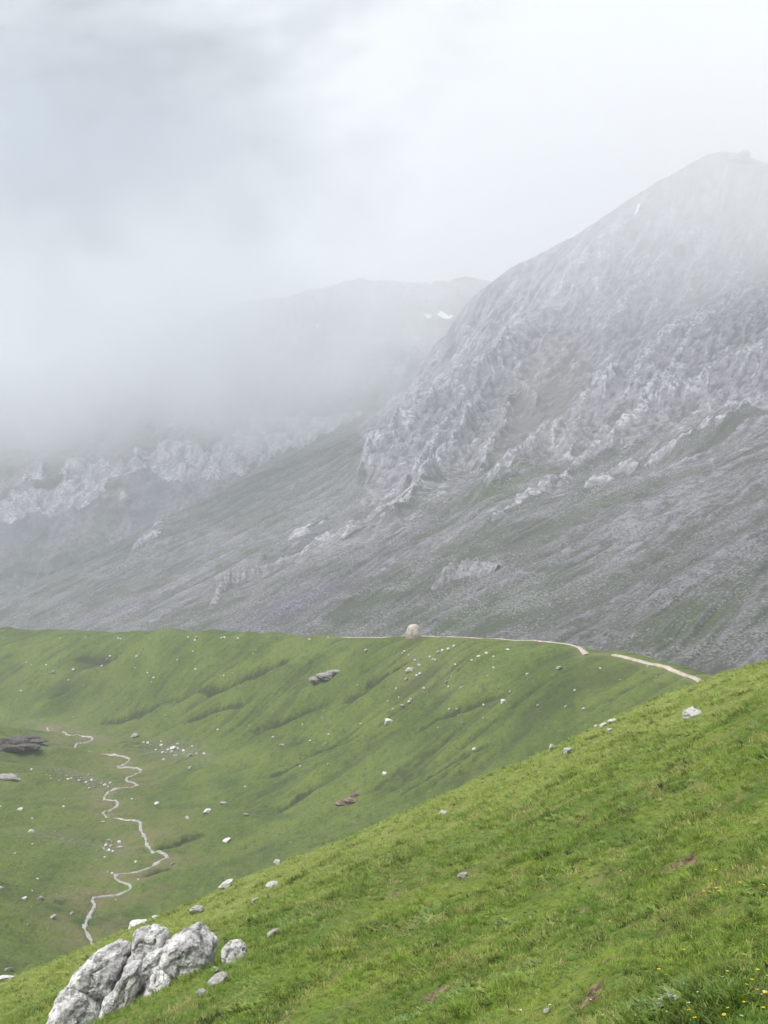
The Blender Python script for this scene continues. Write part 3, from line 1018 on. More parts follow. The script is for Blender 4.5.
def cloud(name, centre, size, dens, col, nscale, thresh, seed, amp=2.2):
    """a soft body of cloud: denser at the heart, torn by noise towards its edge"""
    m, t, v = volume_material(name + '_vapour', 0, col, 0.0)
    tc = t.nodes.new('ShaderNodeTexCoord')
    ln = t.nodes.new('ShaderNodeVectorMath')
    ln.operation = 'LENGTH'
    t.links.new(tc.outputs['Object'], ln.inputs[0])
    geo = t.nodes.new('ShaderNodeNewGeometry')
    nz = t.nodes.new('ShaderNodeTexNoise')
    nz.noise_dimensions = '4D'
    nz.inputs['W'].default_value = seed
    nz.inputs['Scale'].default_value = nscale
    nz.inputs['Detail'].default_value = 4
    nz.inputs['Roughness'].default_value = 0.55
    t.links.new(geo.outputs['Position'], nz.inputs['Vector'])

    def mth(op, a, b):
        n = t.nodes.new('ShaderNodeMath')
        n.operation = op
        for i, s in enumerate((a, b)):
            if isinstance(s, (int, float)):
                n.inputs[i].default_value = s
            else:
                t.links.new(s, n.inputs[i])
        return n.outputs[0]
    # 1 - r + amplitude * (noise - .5)
    e = mth('ADD', mth('SUBTRACT', 1.0, ln.outputs['Value']), mth('MULTIPLY', mth('SUBTRACT', nz.outputs['Fac'], thresh), amp))
    mr = t.nodes.new('ShaderNodeMapRange')
    mr.interpolation_type = 'SMOOTHSTEP'
    mr.inputs['From Min'].default_value = 0.0
    mr.inputs['From Max'].default_value = 0.75
    mr.inputs['To Max'].default_value = dens
    t.links.new(e, mr.inputs['Value'])
    # keep the rim of the body empty
    rim = t.nodes.new('ShaderNodeMapRange')
    rim.inputs['From Min'].default_value = 0.98
    rim.inputs['From Max'].default_value = 0.70
    t.links.new(ln.outputs['Value'], rim.inputs['Value'])
    t.links.new(mth('MULTIPLY', mr.outputs['Result'], rim.outputs['Result']), v.inputs['Density'])
    bm = bmesh.new()
    bmesh.ops.create_icosphere(bm, subdivisions=4, radius=1.0)
    me = D.meshes.new(name)
    bm.to_mesh(me)
    bm.free()
    me.materials.append(m)
    o = link(D.objects.new(name, me))
    o.location = centre
    o.scale = size
    return tag(o, kind='stuff')


if CLOUD_ON:
    cloud('low_cloud', P3(40, 376, 2350), (920, 620, 168), 3.0e-3, (0.92, 0.945, 0.985), 1 / 260.0, 0.5, 1.0)
    cloud('low_cloud', P3(220, 285, 2950), (1060, 800, 320), 1.8e-3, (0.94, 0.96, 0.99), 1 / 260.0, 0.5, 3.0)
    cloud('low_cloud', P3(60, 150, 2300), (560, 480, 215), 3.0e-3, (0.62, 0.68, 0.74), 1 / 150.0, 0.52, 11.0, 3.5)
    cloud('low_cloud', P3(265, 185, 2350), (150, 160, 110), 2.2e-3, (0.70, 0.75, 0.80), 1 / 60.0, 0.50, 5.0, 4.5)
    cloud('low_cloud', P3(720, 135, 2000), (900, 750, 380), 1.55e-3, (0.985, 0.99, 1.0), 1 / 450.0, 0.5, 7.0)

# ================================================================== ROCKS
def n3(p, f, oct=3, seed=0):
    x, y, z = p[:, 0] * f, p[:, 1] * f, p[:, 2] * f
    return (fbm(x + 0.37 * z, y - 0.21 * z, oct, seed) + fbm(y + 5.1, z + 0.3 * x, oct, seed + 5) + fbm(z - 3.3, x + 0.25 * y, oct, seed + 9)) / 1.7


def ico(sub):
    bm = bmesh.new()
    bmesh.ops.create_icosphere(bm, subdivisions=sub, radius=1.0)
    v = np.array([q.co[:] for q in bm.verts])
    f = [[w.index for w in q.verts] for q in bm.faces]
    bm.free()
    return v, f


def rock_points(sub, seed, planes=11, rough=0.07, flat=0.75):
    """a faceted boulder: a ball cut by random planes, then weathered"""
    rs = np.random.RandomState(seed)
    v, f = ico(sub)
    n = rs.normal(size=(planes, 3))
    n /= np.linalg.norm(n, axis=1)[:, None]
    h = rs.uniform(flat * 0.75, 1.0, planes)
    d = v @ n.T
    r = np.where(d > 0.05, h / np.maximum(d, 0.05), 9).min(1)
    r = np.minimum(r, 1.15)
    p = v * r[:, None]
    p = p + v * (rough * n3(p + seed, 2.2, 4, seed) + 0.4 * rough * n3(p + seed, 7, 3, seed + 3))[:, None]
    return p, f


def rock_mesh(name, sub, seed, dims, mat, planes=11, rough=0.07, smooth=False):
    p, f = rock_points(sub, seed, planes, rough)
    me = D.meshes.new(name)
    me.from_pydata([tuple(q) for q in p * np.array(dims)], [], f)
    me.polygons.foreach_set('use_smooth', np.full(len(me.polygons), smooth))
    me.materials.append(mat)
    me.update()
    return me


def ground_at(px, py, where):
    if where == 'hill':
        x, y = march(hillside_z, px, py, 4, 130, 1400)
        return x, y, float(hillside_z(np.array([x]), np.array([y]))[0])
    if where == 'valley':
        x, y = march(valley_z, px, py, 200, 1150, 1000)
        return x, y, float(valley_z(np.array([x]), np.array([y]))[0])
    fn = lambda a, b: mountain_fields(a, b)[0] if where == 'mountain' else far_fields(a, b)[0]
    x, y = march(fn, px, py, 500 if where == 'mountain' else 2300, 3300 if where == 'mountain' else 4200, 1800)
    return x, y, float(fn(np.array([x]), np.array([y]))[0])


VARIANTS = [rock_mesh('stone_shape', 3, 40 + i, (1, 1, 1), m_stone, 10 + i % 4, 0.10) for i in range(8)] + [rock_mesh('stone_shape', 3, 60 + i, (1, 1, 1), m_grey, 10 + i % 4, 0.12) for i in range(6)]


def stone(px, py, w, h, where, label, group=None, name='stone', sink=0.36, var=None):
    """a loose stone whose foot is seen at (px, py + h/2)"""
    x, y, z = ground_at(px, py + h * 0.35, where)
    if where == 'hill':
        var, sink, w, h = random.randrange(8), 0.12, w * 1.12, h * 1.2
    o = D.objects.new(name, VARIANTS[random.randrange(len(VARIANTS)) if var is None else var])
    link(o)
    k = y / F
    hw, hh = 0.5 * w * k, 0.5 * h * k
    o.scale = (hw, hw * random.uniform(0.75, 1.0), max(hh, hw * 0.35))
    o.location = (x, y, z + o.scale[2] * (1 - 2 * sink))
    o.rotation_euler = (random.uniform(-0.15, 0.15), -0.30 + random.uniform(-0.2, 0.2), random.uniform(-0.5, 0.5))
    tag(o, label, 'stone', group)
    return o


HS = 'pale stones on the hillside'
for (px, py, w, h, lab) in [
    (690, 715, 19, 10, 'large flat white stone lying alone on the hillside below the path bend'),
    (567, 752, 9, 6, 'white pointed stone on the hillside brow, left of the large flat white stone'),
    (552, 741, 6, 7, 'upright pale stone on the hillside edge just above the white pointed stone'),
    (613, 721, 9, 4, 'right end stone of the short row of pale stones on the upper hillside'),
    (604, 726, 8, 4, 'middle stone of the short row of pale stones on the upper hillside'),
    (609, 731, 6, 4, 'lowest stone under the short row of pale stones on the upper hillside'),
    (596, 726, 5, 3, 'left end stone of the short row of pale stones on the upper hillside'),
    (442, 814, 9, 5, 'pale wedge shaped stone on the middle of the hillside brow'),
    (462, 877, 10, 5, 'pale flat stone in open turf at the middle of the hillside'),
    (277, 859, 6, 6, 'white stone sitting on the brow where the hillside meets the ridge foot'),
    (226, 882, 14, 6, 'long white stone on the brow above the big outcrop, toward the right'),
    (273, 886, 13, 8, 'blocky grey white stone up the slope right of the big outcrop'),
    (255, 901, 9, 4, 'small low stone between the blocky stone and the big outcrop'),
    (198, 911, 15, 7, 'white flat stone on the turf directly above the big outcrop'),
    (156, 918, 7, 5, 'small white stone on the brow between two long white stones'),
    (136, 925, 18, 7, 'long tilted white stone on the brow left of the big outcrop top'),
    (275, 934, 15, 6, 'pale flat slab lying right of the round boulder'),
    (218, 981, 18, 8, 'flat pale stone in the turf below the round boulder'),
    (201, 994, 9, 7, 'small pale stone below the flat stone by the big outcrop'),
    (215, 971, 6, 5, 'little stone wedged between the big outcrop and the round boulder'),
    (4, 979, 18, 5, 'long white stone on the hillside edge at the left of the photo'),
    (665, 1004, 24, 3, 'bleached splinter of stone lying in the flowery turf at lower right'),
    (547, 1012, 6, 4, 'small white pebble in the turf near the bottom middle'),
]:
    stone(px, py, w, h, 'hill', lab, HS)

RB = 'pale stones on the ridge below the tan boulder'
for (px, py, w) in [(438, 652, 4), (448, 649, 4), (454, 646, 3), (406, 680, 4), (417, 675, 3), (420, 675, 3), (424, 688, 3.5), (446, 683, 4),
                    (455, 666, 2.5), (472, 660, 3), (479, 656, 4.5), (486, 653, 3.5), (508, 649, 4), (419, 665, 3.5), (415, 661, 3), (402, 708, 4),
                    (462, 687, 3), (366, 651, 4), (413, 668, 3), (430, 657, 3), (442, 650, 3.5), (396, 690, 2.5), (435, 660, 2.5)]:
    stone(px, py, w, w * 0.8, 'valley', 'small pale stone strewn on the green ridge below the tan boulder', RB)
stone(410, 670, 9, 6, 'valley', 'largest pale stone of the scatter on the ridge below the tan boulder', RB)
RR = 'pale stones high on the ridge beneath the path'
for (px, py, w) in [(527, 674, 3.5), (510, 692, 3.5), (538, 706, 3.5), (584, 710, 4), (566, 708, 4), (648, 666, 4), (656, 677, 3), (694, 702, 5), (620, 680, 3), (600, 668, 2.5), (575, 690, 2.5)]:
    stone(px, py, w, w * 0.8, 'valley', 'small pale stone on the upper ridge between the tan boulder and the path bend', RR)
stone(503, 701, 6, 6, 'valley', 'bright white stone just above the long dark gully on the ridge', RR)
stone(559, 668, 8, 4, 'valley', 'pale stone with darker neighbour on the ridge under the path', RR)
RM = 'pale stones on the middle of the ridge face'
for (px, py, w, lab) in [(388, 722, 9, 'light grey stone beside a faint gully in the middle of the ridge face'), (384, 774, 6, 'white stone low on the ridge face above the hillside brow'),
                         (282, 745, 5, 'white stone in the middle of the ridge face left of the grey ridge outcrop'), (246, 815, 5, 'white stone low on the ridge face, right of the brook bends'),
                         (53, 672, 5, 'white stone high on the far left of the ridge face'), (474, 749, 4, 'pale stone at the upper edge of the double gully on the ridge')]:
    stone(px, py, w, w * 0.8, 'valley', lab, RM)
rs = np.random.RandomState(5)
for i in range(75):
    px = rs.uniform(20, 500)
    top = 640 + 8
    bot = 870 - px * 0.3 if px > 230 else 735
    py = top + (bot - top) * rs.uniform(0.02, 0.95)
    w = rs.uniform(1.4, 3.0)
    stone(px, py, w, w * 0.8, 'valley', 'tiny pale stone scattered on the grassy ridge face', 'tiny stones all over the ridge face')
BK = 'stones along the brook'
for (px, py, w, h, lab) in [(135, 736, 9, 5, 'bright boulder above the far bends of the brook'), (173, 748, 6, 4, 'pale boulder in the stony patch right of the far brook bends'),
                            (190, 755, 6, 4, 'right end boulder of the stony patch by the far brook bends'), (157, 803, 5, 4, 'pale round stone on grass right of the middle brook bends'),
                            (207, 811, 9, 5, 'pinkish boulder at the ridge foot right of the brook'), (223, 803, 7, 4, 'grey boulder upslope of the pinkish boulder at the ridge foot'),
                            (187, 818, 4, 4, 'white stone left below the pinkish boulder'), (20, 809, 6, 4, 'grey boulder on the left bank meadow'),
                            (32, 831, 7, 5, 'boulder with pale top on the left bank, above the bare stony bank'), (227, 840, 9, 4, 'low grey slab on the ridge foot above the hillside brow'),
                            (190, 768, 5, 4, 'flat grey stone below the stony patch'), (41, 898, 9, 5, 'white topped boulder on the near left meadow'),
                            (2, 888, 6, 4, 'brown stone at the left edge of the near meadow'), (53, 917, 9, 5, 'dark rounded boulder below the brown earth bank'),
                            (24, 898, 6, 3, 'pale flat stone left of the white topped boulder'), (8, 969, 8, 5, 'grey round boulder at the foot of the hillside edge'),
                            (172, 864, 5, 3, 'pale stone at the brook where it leaves the dark bank'), (72, 913, 4, 3, 'little pale stone on the brown earth bank'),
                            (103, 822, 5, 3, 'pale stone between two middle bends of the brook')]:
    stone(px, py, w, h, 'valley', lab, BK)
for i in range(26):
    px, py = rs.normal(168, 20), rs.normal(751, 6)
    w = rs.uniform(1.8, 4)
    stone(px, py, w, w * 0.8, 'valley', 'small rubble stone in the grey stony patch right of the far brook bends', 'rubble in the stony patch')
for i in range(30):
    t = rs.uniform(0, 1)
    px, py = 20 + 90 * t + rs.normal(0, 3), 770 + 14 * t + rs.normal(0, 3)
    w = rs.uniform(1.6, 3.4)
    stone(px, py, w, w * 0.8, 'valley', 'small rubble stone in the long bare band left of the brook', 'rubble in the bare band')
for i in range(16):
    px, py = rs.normal(108, 7), rs.normal(847, 3.5)
    w = rs.uniform(2.2, 4.5)
    stone(px, py, w, w * 0.8, 'valley', 'white rubble stone in the tight heap beside the brook elbow', 'white rubble heap by the brook')
for i in range(30):
    px, py = rs.uniform(0, 150), rs.uniform(795, 930)
    if py > 960 - px * 0.35:
        continue
    w = rs.uniform(1.5, 3.0)
    stone(px, py, w, w * 0.8, 'valley', 'tiny pale stone dotted over the valley meadow by the brook', 'tiny stones on the valley meadow')
for i in range(16):
    px, py = rs.uniform(40, 330), 637 + rs.uniform(0, 3)
    w = rs.uniform(1.6, 3.2)
    stone(px, py, w, w * 0.8, 'valley', 'tiny white stone along the far brow of the ridge, left of the tan boulder', 'stones along the far brow')


def cluster(name, lobes, where, mat, label, cat, sub=4, group=None, depth=0.8, rough=0.13, foot=None):
    """one outcrop made of several joined lobes: (px, py of the middle, w, h)"""
    vs, fs = [], []
    fx, fy, fz = ground_at(*(foot or (lobes[0][0], lobes[0][1])), where)
    for i, (px, py, w, h) in enumerate(lobes):
        if where == 'mountain' and len(lobes) > 4:
            x, y = march(mountain_t, px, py + h * 0.45, 700, 2600, 1500)
            z = float(mountain_t(np.array([x]), np.array([y]))[0]) + 1.0
        else:
            x, y, z = ground_at(px, py + h * 0.45, where)
        k = y / F
        p, f = rock_points(sub, sum(map(ord, name + label)) % 900 + i * 13, 12, rough)
        hw, hh = 0.90 * w * k, 0.5 * h * k
        p = p * np.array([hw, hw * depth, hh * 1.25])
        o = len(vs)
        vs += [tuple(q) for q in p + np.array([x - fx, y - fy, z - fz + hh * 0.5])]
        fs += [tuple(o + a for a in q) for q in f]
    ob = mesh_object(name, vs, fs, mat, smooth=False)
    ob.location = (fx, fy, fz)
    return tag(ob, label, cat, group)


bx, by, bz = ground_at(413.5, 638, 'valley')
v_, f_ = ico(5)
v_ = np.sign(v_) * np.abs(v_) ** 0.86
v_ = v_ * (1 + 0.07 * n3(v_ + 4, 1.6, 4, 77) + 0.03 * n3(v_ + 4, 6, 3, 78))[:, None]
v_[:, 2] = np.where(v_[:, 2] < 0, v_[:, 2] * 0.8, v_[:, 2])
v_[:, 0] *= np.where(v_[:, 2] < 0, 1.0, 1 - 0.06 * v_[:, 2])
bm_ = D.meshes.new('boulder')
bm_.from_pydata([tuple(q) for q in v_ * np.array((3.0, 2.6, 4.3))], [], f_)
bm_.polygons.foreach_set('use_smooth', np.full(len(bm_.polygons), True))
bm_.materials.append(m_tan)
ob = link(D.objects.new('boulder', bm_))
ob.location = (bx, by + 1.5, bz + 0.7)
tag(ob, 'tall rounded tan boulder standing on the crest of the green ridge', 'boulder')
cluster('rock_outcrop', [(318, 678, 9, 10), (325, 675, 10, 8), (331, 673, 8, 4), (336, 671, 8, 3)], 'valley', m_knob, 'grey outcrop jutting from the ridge face left of the tan boulder', 'rock outcrop', 4)
cluster('rock_outcrop', [(343, 802, 8, 5), (349, 799, 9, 5), (354, 795, 5, 4)], 'valley', m_red, 'low reddish brown outcrop on the lower ridge face above the hillside brow', 'rock outcrop', 4)
cluster('rock_outcrop', [(4, 742, 14, 9), (15, 740, 14, 9), (26, 738, 14, 7), (36, 741, 12, 5), (10, 747, 18, 6), (24, 746, 16, 5)], 'valley', m_dark, 'dark jagged outcrop on the rise at the left edge of the valley', 'rock outcrop', 4)
cluster('rock_outcrop', [(4, 776, 14, 5), (13, 778, 10, 4)], 'valley', m_knob, 'low grey outcrop at the left edge below the dark jagged outcrop', 'rock outcrop', 4)
def rib_crag(name, foot, label, cat, mat, width, seed):
    """a jagged rock rib breaking out of the slope: foot = (px, py, height in px)"""
    P = [march(mountain_t, f[0], f[1], 700, 2600, 1500) for f in foot]
    k = np.mean([p[1] for p in P]) / F
    n, m = 90, 19
    q = np.linspace(0, 1, n)
    src = np.linspace(0, 1, len(P))
    cx = np.interp(q, src, [p[0] for p in P])
    cy_ = np.interp(q, src, [p[1] for p in P])
    H = np.interp(q, src, [f[2] for f in foot]) * k
    dx, dy = np.gradient(cx), np.gradient(cy_)
    L = np.hypot(dx, dy) + 1e-9
    nx, ny = -dy / L, dx / L
    sgn = 1 if ny.mean() > 0 else -1
    sv = np.linspace(-1, 1, m)[None]
    W = (width * k * (0.5 + 0.5 * H / H.max()) * (1 + 0.3 * noise(q * 9, q * 0 + seed, seed)))[:, None]
    X = cx[:, None] + sgn * nx[:, None] * W * sv
    Y = cy_[:, None] + sgn * ny[:, None] * W * sv
    prof = np.where(sv < 0, np.clip(1 + sv * 1.1, 0, 1) ** 0.6, np.clip(1 - sv * 1.1, 0, 1) ** 1.1)
    jag = 0.72 + 0.40 * ridged(X / 11, Y / 11, 3, seed) * 0.6 + 0.22 * noise(X / 4, Y / 4, seed + 2)
    Z = mountain_t(X, Y) + H[:, None] * 1.15 * prof * jag - 2.5 * (prof <= 0.02) * 3
    X = X + 0.8 * noise(X / 3, Z / 3, seed + 4)
    x0, y0 = P[len(P) // 2]
    z0 = float(mountain_t(np.array([x0]), np.array([y0]))[0])
    vs = list(zip(X.ravel() - x0, Y.ravel() - y0, Z.ravel() - z0))
    fs = [(i * m + j, (i + 1) * m + j, (i + 1) * m + j + 1, i * m + j + 1) for i in range(n - 1) for j in range(m - 1)]
    ob = mesh_object(name, vs, fs, mat, smooth=False)
    ob.location = (x0, y0, z0)
    return tag(ob, label, cat)


rib_crag('rock_outcrop', [(430, 593, 2), (438, 588, 10), (446, 583, 16), (455, 579, 18), (466, 576, 13), (480, 572, 9), (498, 568, 3)], 'grey crag on the mountain slope above the tan boulder', 'crag', m_out, 9, 3)
rib_crag('rock_outcrop', [(212, 606, 2), (218, 599, 11), (226, 592, 15), (237, 586, 13), (250, 580, 10), (265, 573, 8), (281, 565, 6), (299, 555, 2)], 'long curved grey crag low on the mountain slope at left', 'crag', m_out, 8, 8)
cluster('rock_outcrop', [(736, 158, 12, 9), (742, 156, 10, 12), (748, 160, 8, 8)], 'mountain', m_out, 'small rock knob on the cloudy mountain summit', 'rock outcrop', 4, depth=0.8)


def slab_rock(lobes, mpp, seed):
    """angular rock: every lobe is a convex hull of broken corners; lobes lean on each other
    lobes: (outline in px about the origin, depth offset m, half depth m)"""
    rs_ = np.random.RandomState(seed)
    big = bmesh.new()
    for (poly, dy, hd) in lobes:
        p = np.array(poly, float)
        c = p.mean(0)
        pts = []
        for a_ in p:
            j = rs_.uniform(-0.25, 0.25)
            pts.append((*(a_), j * hd))
        n = len(p)
        for k in range(n):
            a_ = p[k] + (p[(k + 1) % n] - p[k]) * rs_.uniform(0.2, 0.8)
            f_ = rs_.uniform(0.45, 0.86)
            pts.append((*(c + (a_ - c) * f_), -hd * rs_.uniform(0.6, 1.0)))
            f_ = rs_.uniform(0.4, 0.8)
            pts.append((*(c + (a_ - c) * f_), hd * rs_.uniform(0.6, 1.0)))
        bm = bmesh.new()
        for q in pts:
            bm.verts.new((q[0] * mpp, dy + q[2], -q[1] * mpp))
        res = bmesh.ops.convex_hull(bm, input=bm.verts[:])
        bmesh.ops.delete(bm, geom=[g for g in res['geom_interior'] if isinstance(g, bmesh.types.BMVert)], context='VERTS')
        bmesh.ops.bevel(bm, geom=bm.edges[:], offset=0.018, segments=1, affect='EDGES', profile=0.5, clamp_overlap=True)
        bmesh.ops.triangulate(bm, faces=bm.faces[:])
        for _ in range(5):
            es = [e for e in bm.edges if e.calc_length() > 0.045]
            if not es:
                break
            bmesh.ops.subdivide_edges(bm, edges=es, cuts=1, use_grid_fill=True)
            bmesh.ops.triangulate(bm, faces=[f for f in bm.faces if len(f.verts) > 3])
        bm.normal_update()
        P = np.array([v.co[:] for v in bm.verts])
        N = np.array([v.normal[:] for v in bm.verts])
        bed = P[:, 0] * 0.62 + P[:, 2] * 0.78
        crs = P[:, 0] * 0.78 - P[:, 2] * 0.62
        step = saw(crs / 0.17 + 0.9 * n3(P, 2.2, 3, seed) + 0.35 * noise(bed * 3, P[:, 1] * 3, seed)) - 0.6
        fis = np.exp(-(np.abs(noise(crs * 3.2 + 0.5 * n3(P, 3, 2, seed + 8), bed * 0.9 + P[:, 1], seed + 2)) / 0.05) ** 2)
        d_ = 0.020 * step + 0.012 * n3(P, 3.0, 4, seed + 5) + 0.010 * n3(P, 16.0, 3, seed + 6) - 0.035 * fis
        P = P + N * d_[:, None]
        for v, q in zip(bm.verts, P):
            v.co = q
        t = D.meshes.new('t')
        bm.to_mesh(t)
        bm.free()
        big.from_mesh(t)
        D.meshes.remove(t)
    me = D.meshes.new('slabs')
    big.to_mesh(me)
    big.free()
    me.polygons.foreach_set('use_smooth', np.full(len(me.polygons), False))
    me.materials.append(m_rock)
    me.update()
    return me


YO = 18.3
mpp = YO / F
OX, OY = 140, 990
def rel(pts):
    return [(a - OX, b - OY) for a, b in pts]
slabs = [
    (rel([(60, 996), (70, 980), (85, 966), (100, 954), (116, 946), (127, 950), (128, 968), (118, 992), (106, 1010), (78, 1012)]), 0.42, 0.46),
    (rel([(28, 1064), (42, 1022), (54, 1000), (72, 984), (98, 988), (108, 1000), (106, 1030), (98, 1066)]), 0.35, 0.50),
    (rel([(108, 1010), (112, 990), (122, 972), (132, 961), (143, 959), (148, 972), (142, 996), (134, 1016), (118, 1024)]), 0.02, 0.32),
    (rel([(90, 1058), (98, 1018), (106, 996), (118, 988), (128, 1000), (128, 1024), (118, 1052)]), 0.00, 0.36),
    (rel([(126, 946), (132, 936), (140, 935), (147, 930), (157, 934), (165, 936), (166, 952), (156, 970), (142, 978), (128, 966)]), 0.36, 0.36),
    (rel([(150, 976), (158, 952), (172, 938), (186, 930), (198, 926), (205, 933), (216, 942), (214, 955), (211, 968), (204, 980), (180, 992), (160, 992)]), 0.14, 0.50),
    (rel([(136, 1022), (139, 994), (148, 968), (162, 956), (180, 972), (186, 990), (172, 1008), (154, 1020)]), 0.05, 0.44),
    (rel([(108, 1012), (116, 980), (128, 956), (150, 946), (176, 944), (196, 950), (200, 975), (180, 1000), (140, 1020)]), 0.24, 0.36),
    (rel([(124, 1020), (131, 1006), (148, 1000), (164, 990), (180, 981), (187, 986), (174, 1004), (154, 1018), (138, 1024)]), -0.38, 0.20),
]
gx, gy, gz = P3(OX, OY, YO)
o = link(D.objects.new('rock_outcrop', slab_rock(slabs, mpp, 21)))
o.location = (gx, gy, gz)
tag(o, 'big cracked pale limestone outcrop of leaning slabs on the near hillside', 'rock outcrop')
gx, gy, gz = P3(235, 953, 17.7)
o = link(D.objects.new('boulder', slab_rock([([(-14, 6), (-12, -6), (-6, -12), (2, -14), (9, -10), (13, -3), (15, 4), (11, 10), (0, 15), (-10, 16)], 0, 0.17)], 17.7 / F, 33)))
o.location = (gx, gy, gz)
tag(o, 'round speckled pale boulder just right of the big cracked outcrop', 'boulder')


# ------------------------------------------------------------------ old snow lying on the ledges
def snow(px, py, L, W, ang, where, label):
    x, y, z = ground_at(px, py, where)
    fn = (lambda a, b: mountain_fields(a, b)[0]) if where == 'mountain' else (lambda a, b: far_fields(a, b)[0])
    k = y / F
    n, m = 21, 9
    a = np.linspace(-1, 1, n)[:, None]
    b = np.linspace(-1, 1, m)[None]
    wid = np.sqrt(np.clip(1 - a * a, 0, 1)) * (1 + 0.35 * noise(a * 2.5 + px, a * 0, 5)) * (0.7 + 0.3 * np.cos(2 * a))
    # along a rib of the slope: lower on one side
    lx, lw = 0.5 * L * k, 0.5 * W * k / 0.9
    bend = 0.35 * lw * np.sin(a * 2.2)
    X = x + lx * a * math.cos(ang) + 0 * b
    Y = y - lx * a * math.sin(ang) + (b * wid * lw + bend)
    Z = fn(X, Y)
    for _ in range(2):
        Z[1:-1, 1:-1] = np.maximum(Z[1:-1, 1:-1], (Z[:-2, 1:-1] + Z[2:, 1:-1] + Z[1:-1, :-2] + Z[1:-1, 2:]) / 4)
    lift = 3.0 * np.clip(1.2 - np.abs(b) ** 3 - np.abs(a) ** 4, -1, 1)
    Z = Z + lift
    vs = list(zip(X.ravel() - x, Y.ravel() - y, Z.ravel() - z))
    fs = [(i * m + j, i * m + j + 1, (i + 1) * m + j + 1, (i + 1) * m + j) for i in range(n - 1) for j in range(m - 1)]
    ob = mesh_object('snow_patch', vs, fs, m_snow)
    ob.location = (x, y, z)
    tag(ob, label, 'snow patch', 'old snow patches on the high slopes')


snow(445, 316.5, 19, 5, 0.45, 'far', 'largest old snow streak on the misty wall left of the summit ridge')
snow(428, 317, 9, 4, 0.0, 'far', 'small snow patch left of the largest snow streak')
snow(318, 326, 5, 3, 0.2, 'far', 'faint speck of snow far left on the misty wall')
snow(637, 212, 9, 4, -0.6, 'mountain', 'thin snow sliver high on the summit shoulder')

# ================================================================== PASTURE
def tuft_mesh(name, mat, blades, radius, h0, h1, width, lean, seed, leaf=False):
    r = random.Random(seed)
    vs, fs = [], []
    for i in range(blades):
        a = r.uniform(0, 2 * math.pi)
        d = radius * math.sqrt(r.random())
        bx, by = d * math.cos(a), d * math.sin(a)
        h = r.uniform(h0, h1)
        la = a + r.uniform(-0.9, 0.9)
        ln = lean * r.uniform(0.3, 1.3)
        w = width * r.uniform(0.7, 1.3)
        px, py = -math.sin(la), math.cos(la)
        o = len(vs)
        prof = [(0, 0.8), (0.5, 1.0), (1.0, 0.0)] if not leaf else [(0, 0.25), (0.45, 1.0), (0.8, 0.8), (1.0, 0.1)]
        for (t, ww) in prof:
            cx = bx + math.cos(la) * ln * h * t * t
            cy_ = by + math.sin(la) * ln * h * t * t
            cz = h * t * (1 - 0.30 * ln * t) - 0.012
            if ww == 0:
                vs.append((cx, cy_, cz))
            else:
                vs.append((cx - px * w * ww / 2, cy_ - py * w * ww / 2, cz))
                vs.append((cx + px * w * ww / 2, cy_ + py * w * ww / 2, cz))
        if not leaf:
            fs += [(o, o + 1, o + 3, o + 2), (o + 2, o + 3, o + 4)]
        else:
            fs += [(o, o + 1, o + 3, o + 2), (o + 2, o + 3, o + 5, o + 4), (o + 4, o + 5, o + 7, o + 6)]
    me = D.meshes.new(name)
    me.from_pydata(vs, [], fs)
    me.polygons.foreach_set('use_smooth', np.full(len(me.polygons), True))
    me.materials.append(mat)
    me.update()
    return D.objects.new(name, me)


b_green = make_blade_material('grass_blade', (0.090, 0.150, 0.020), 0.45)
b_dark = make_blade_material('dark_grass_blade', (0.022, 0.045, 0.010), 0.9, 1.0)  # dark grass, also used for the painted shade in turf holes
b_straw = make_blade_material('dry_grass_blade', (0.26, 0.22, 0.10), 0.9)
b_leaf = make_blade_material('herb_leaf', (0.090, 0.140, 0.050), 1.0)
TUFTS = [tuft_mesh('grass_tuft', b_green, 26, 0.055, 0.014, 0.034, 0.0046, 1.2, 1),
         tuft_mesh('grass_tuft', b_green, 30, 0.06, 0.024, 0.052, 0.0046, 1.0, 2),
         tuft_mesh('grass_tuft', b_dark, 24, 0.05, 0.022, 0.050, 0.0050, 1.0, 3),
         tuft_mesh('grass_tuft', b_straw, 20, 0.055, 0.014, 0.042, 0.0040, 1.2, 4),
         tuft_mesh('grass_tuft', b_leaf, 12, 0.045, 0.015, 0.032, 0.016, 1.5, 5, True)]
tcol = D.collections.new('turf_tufts')
for i, t in enumerate(TUFTS):
    t.name = 'tuft_%d' % i
    tcol.objects.link(t)


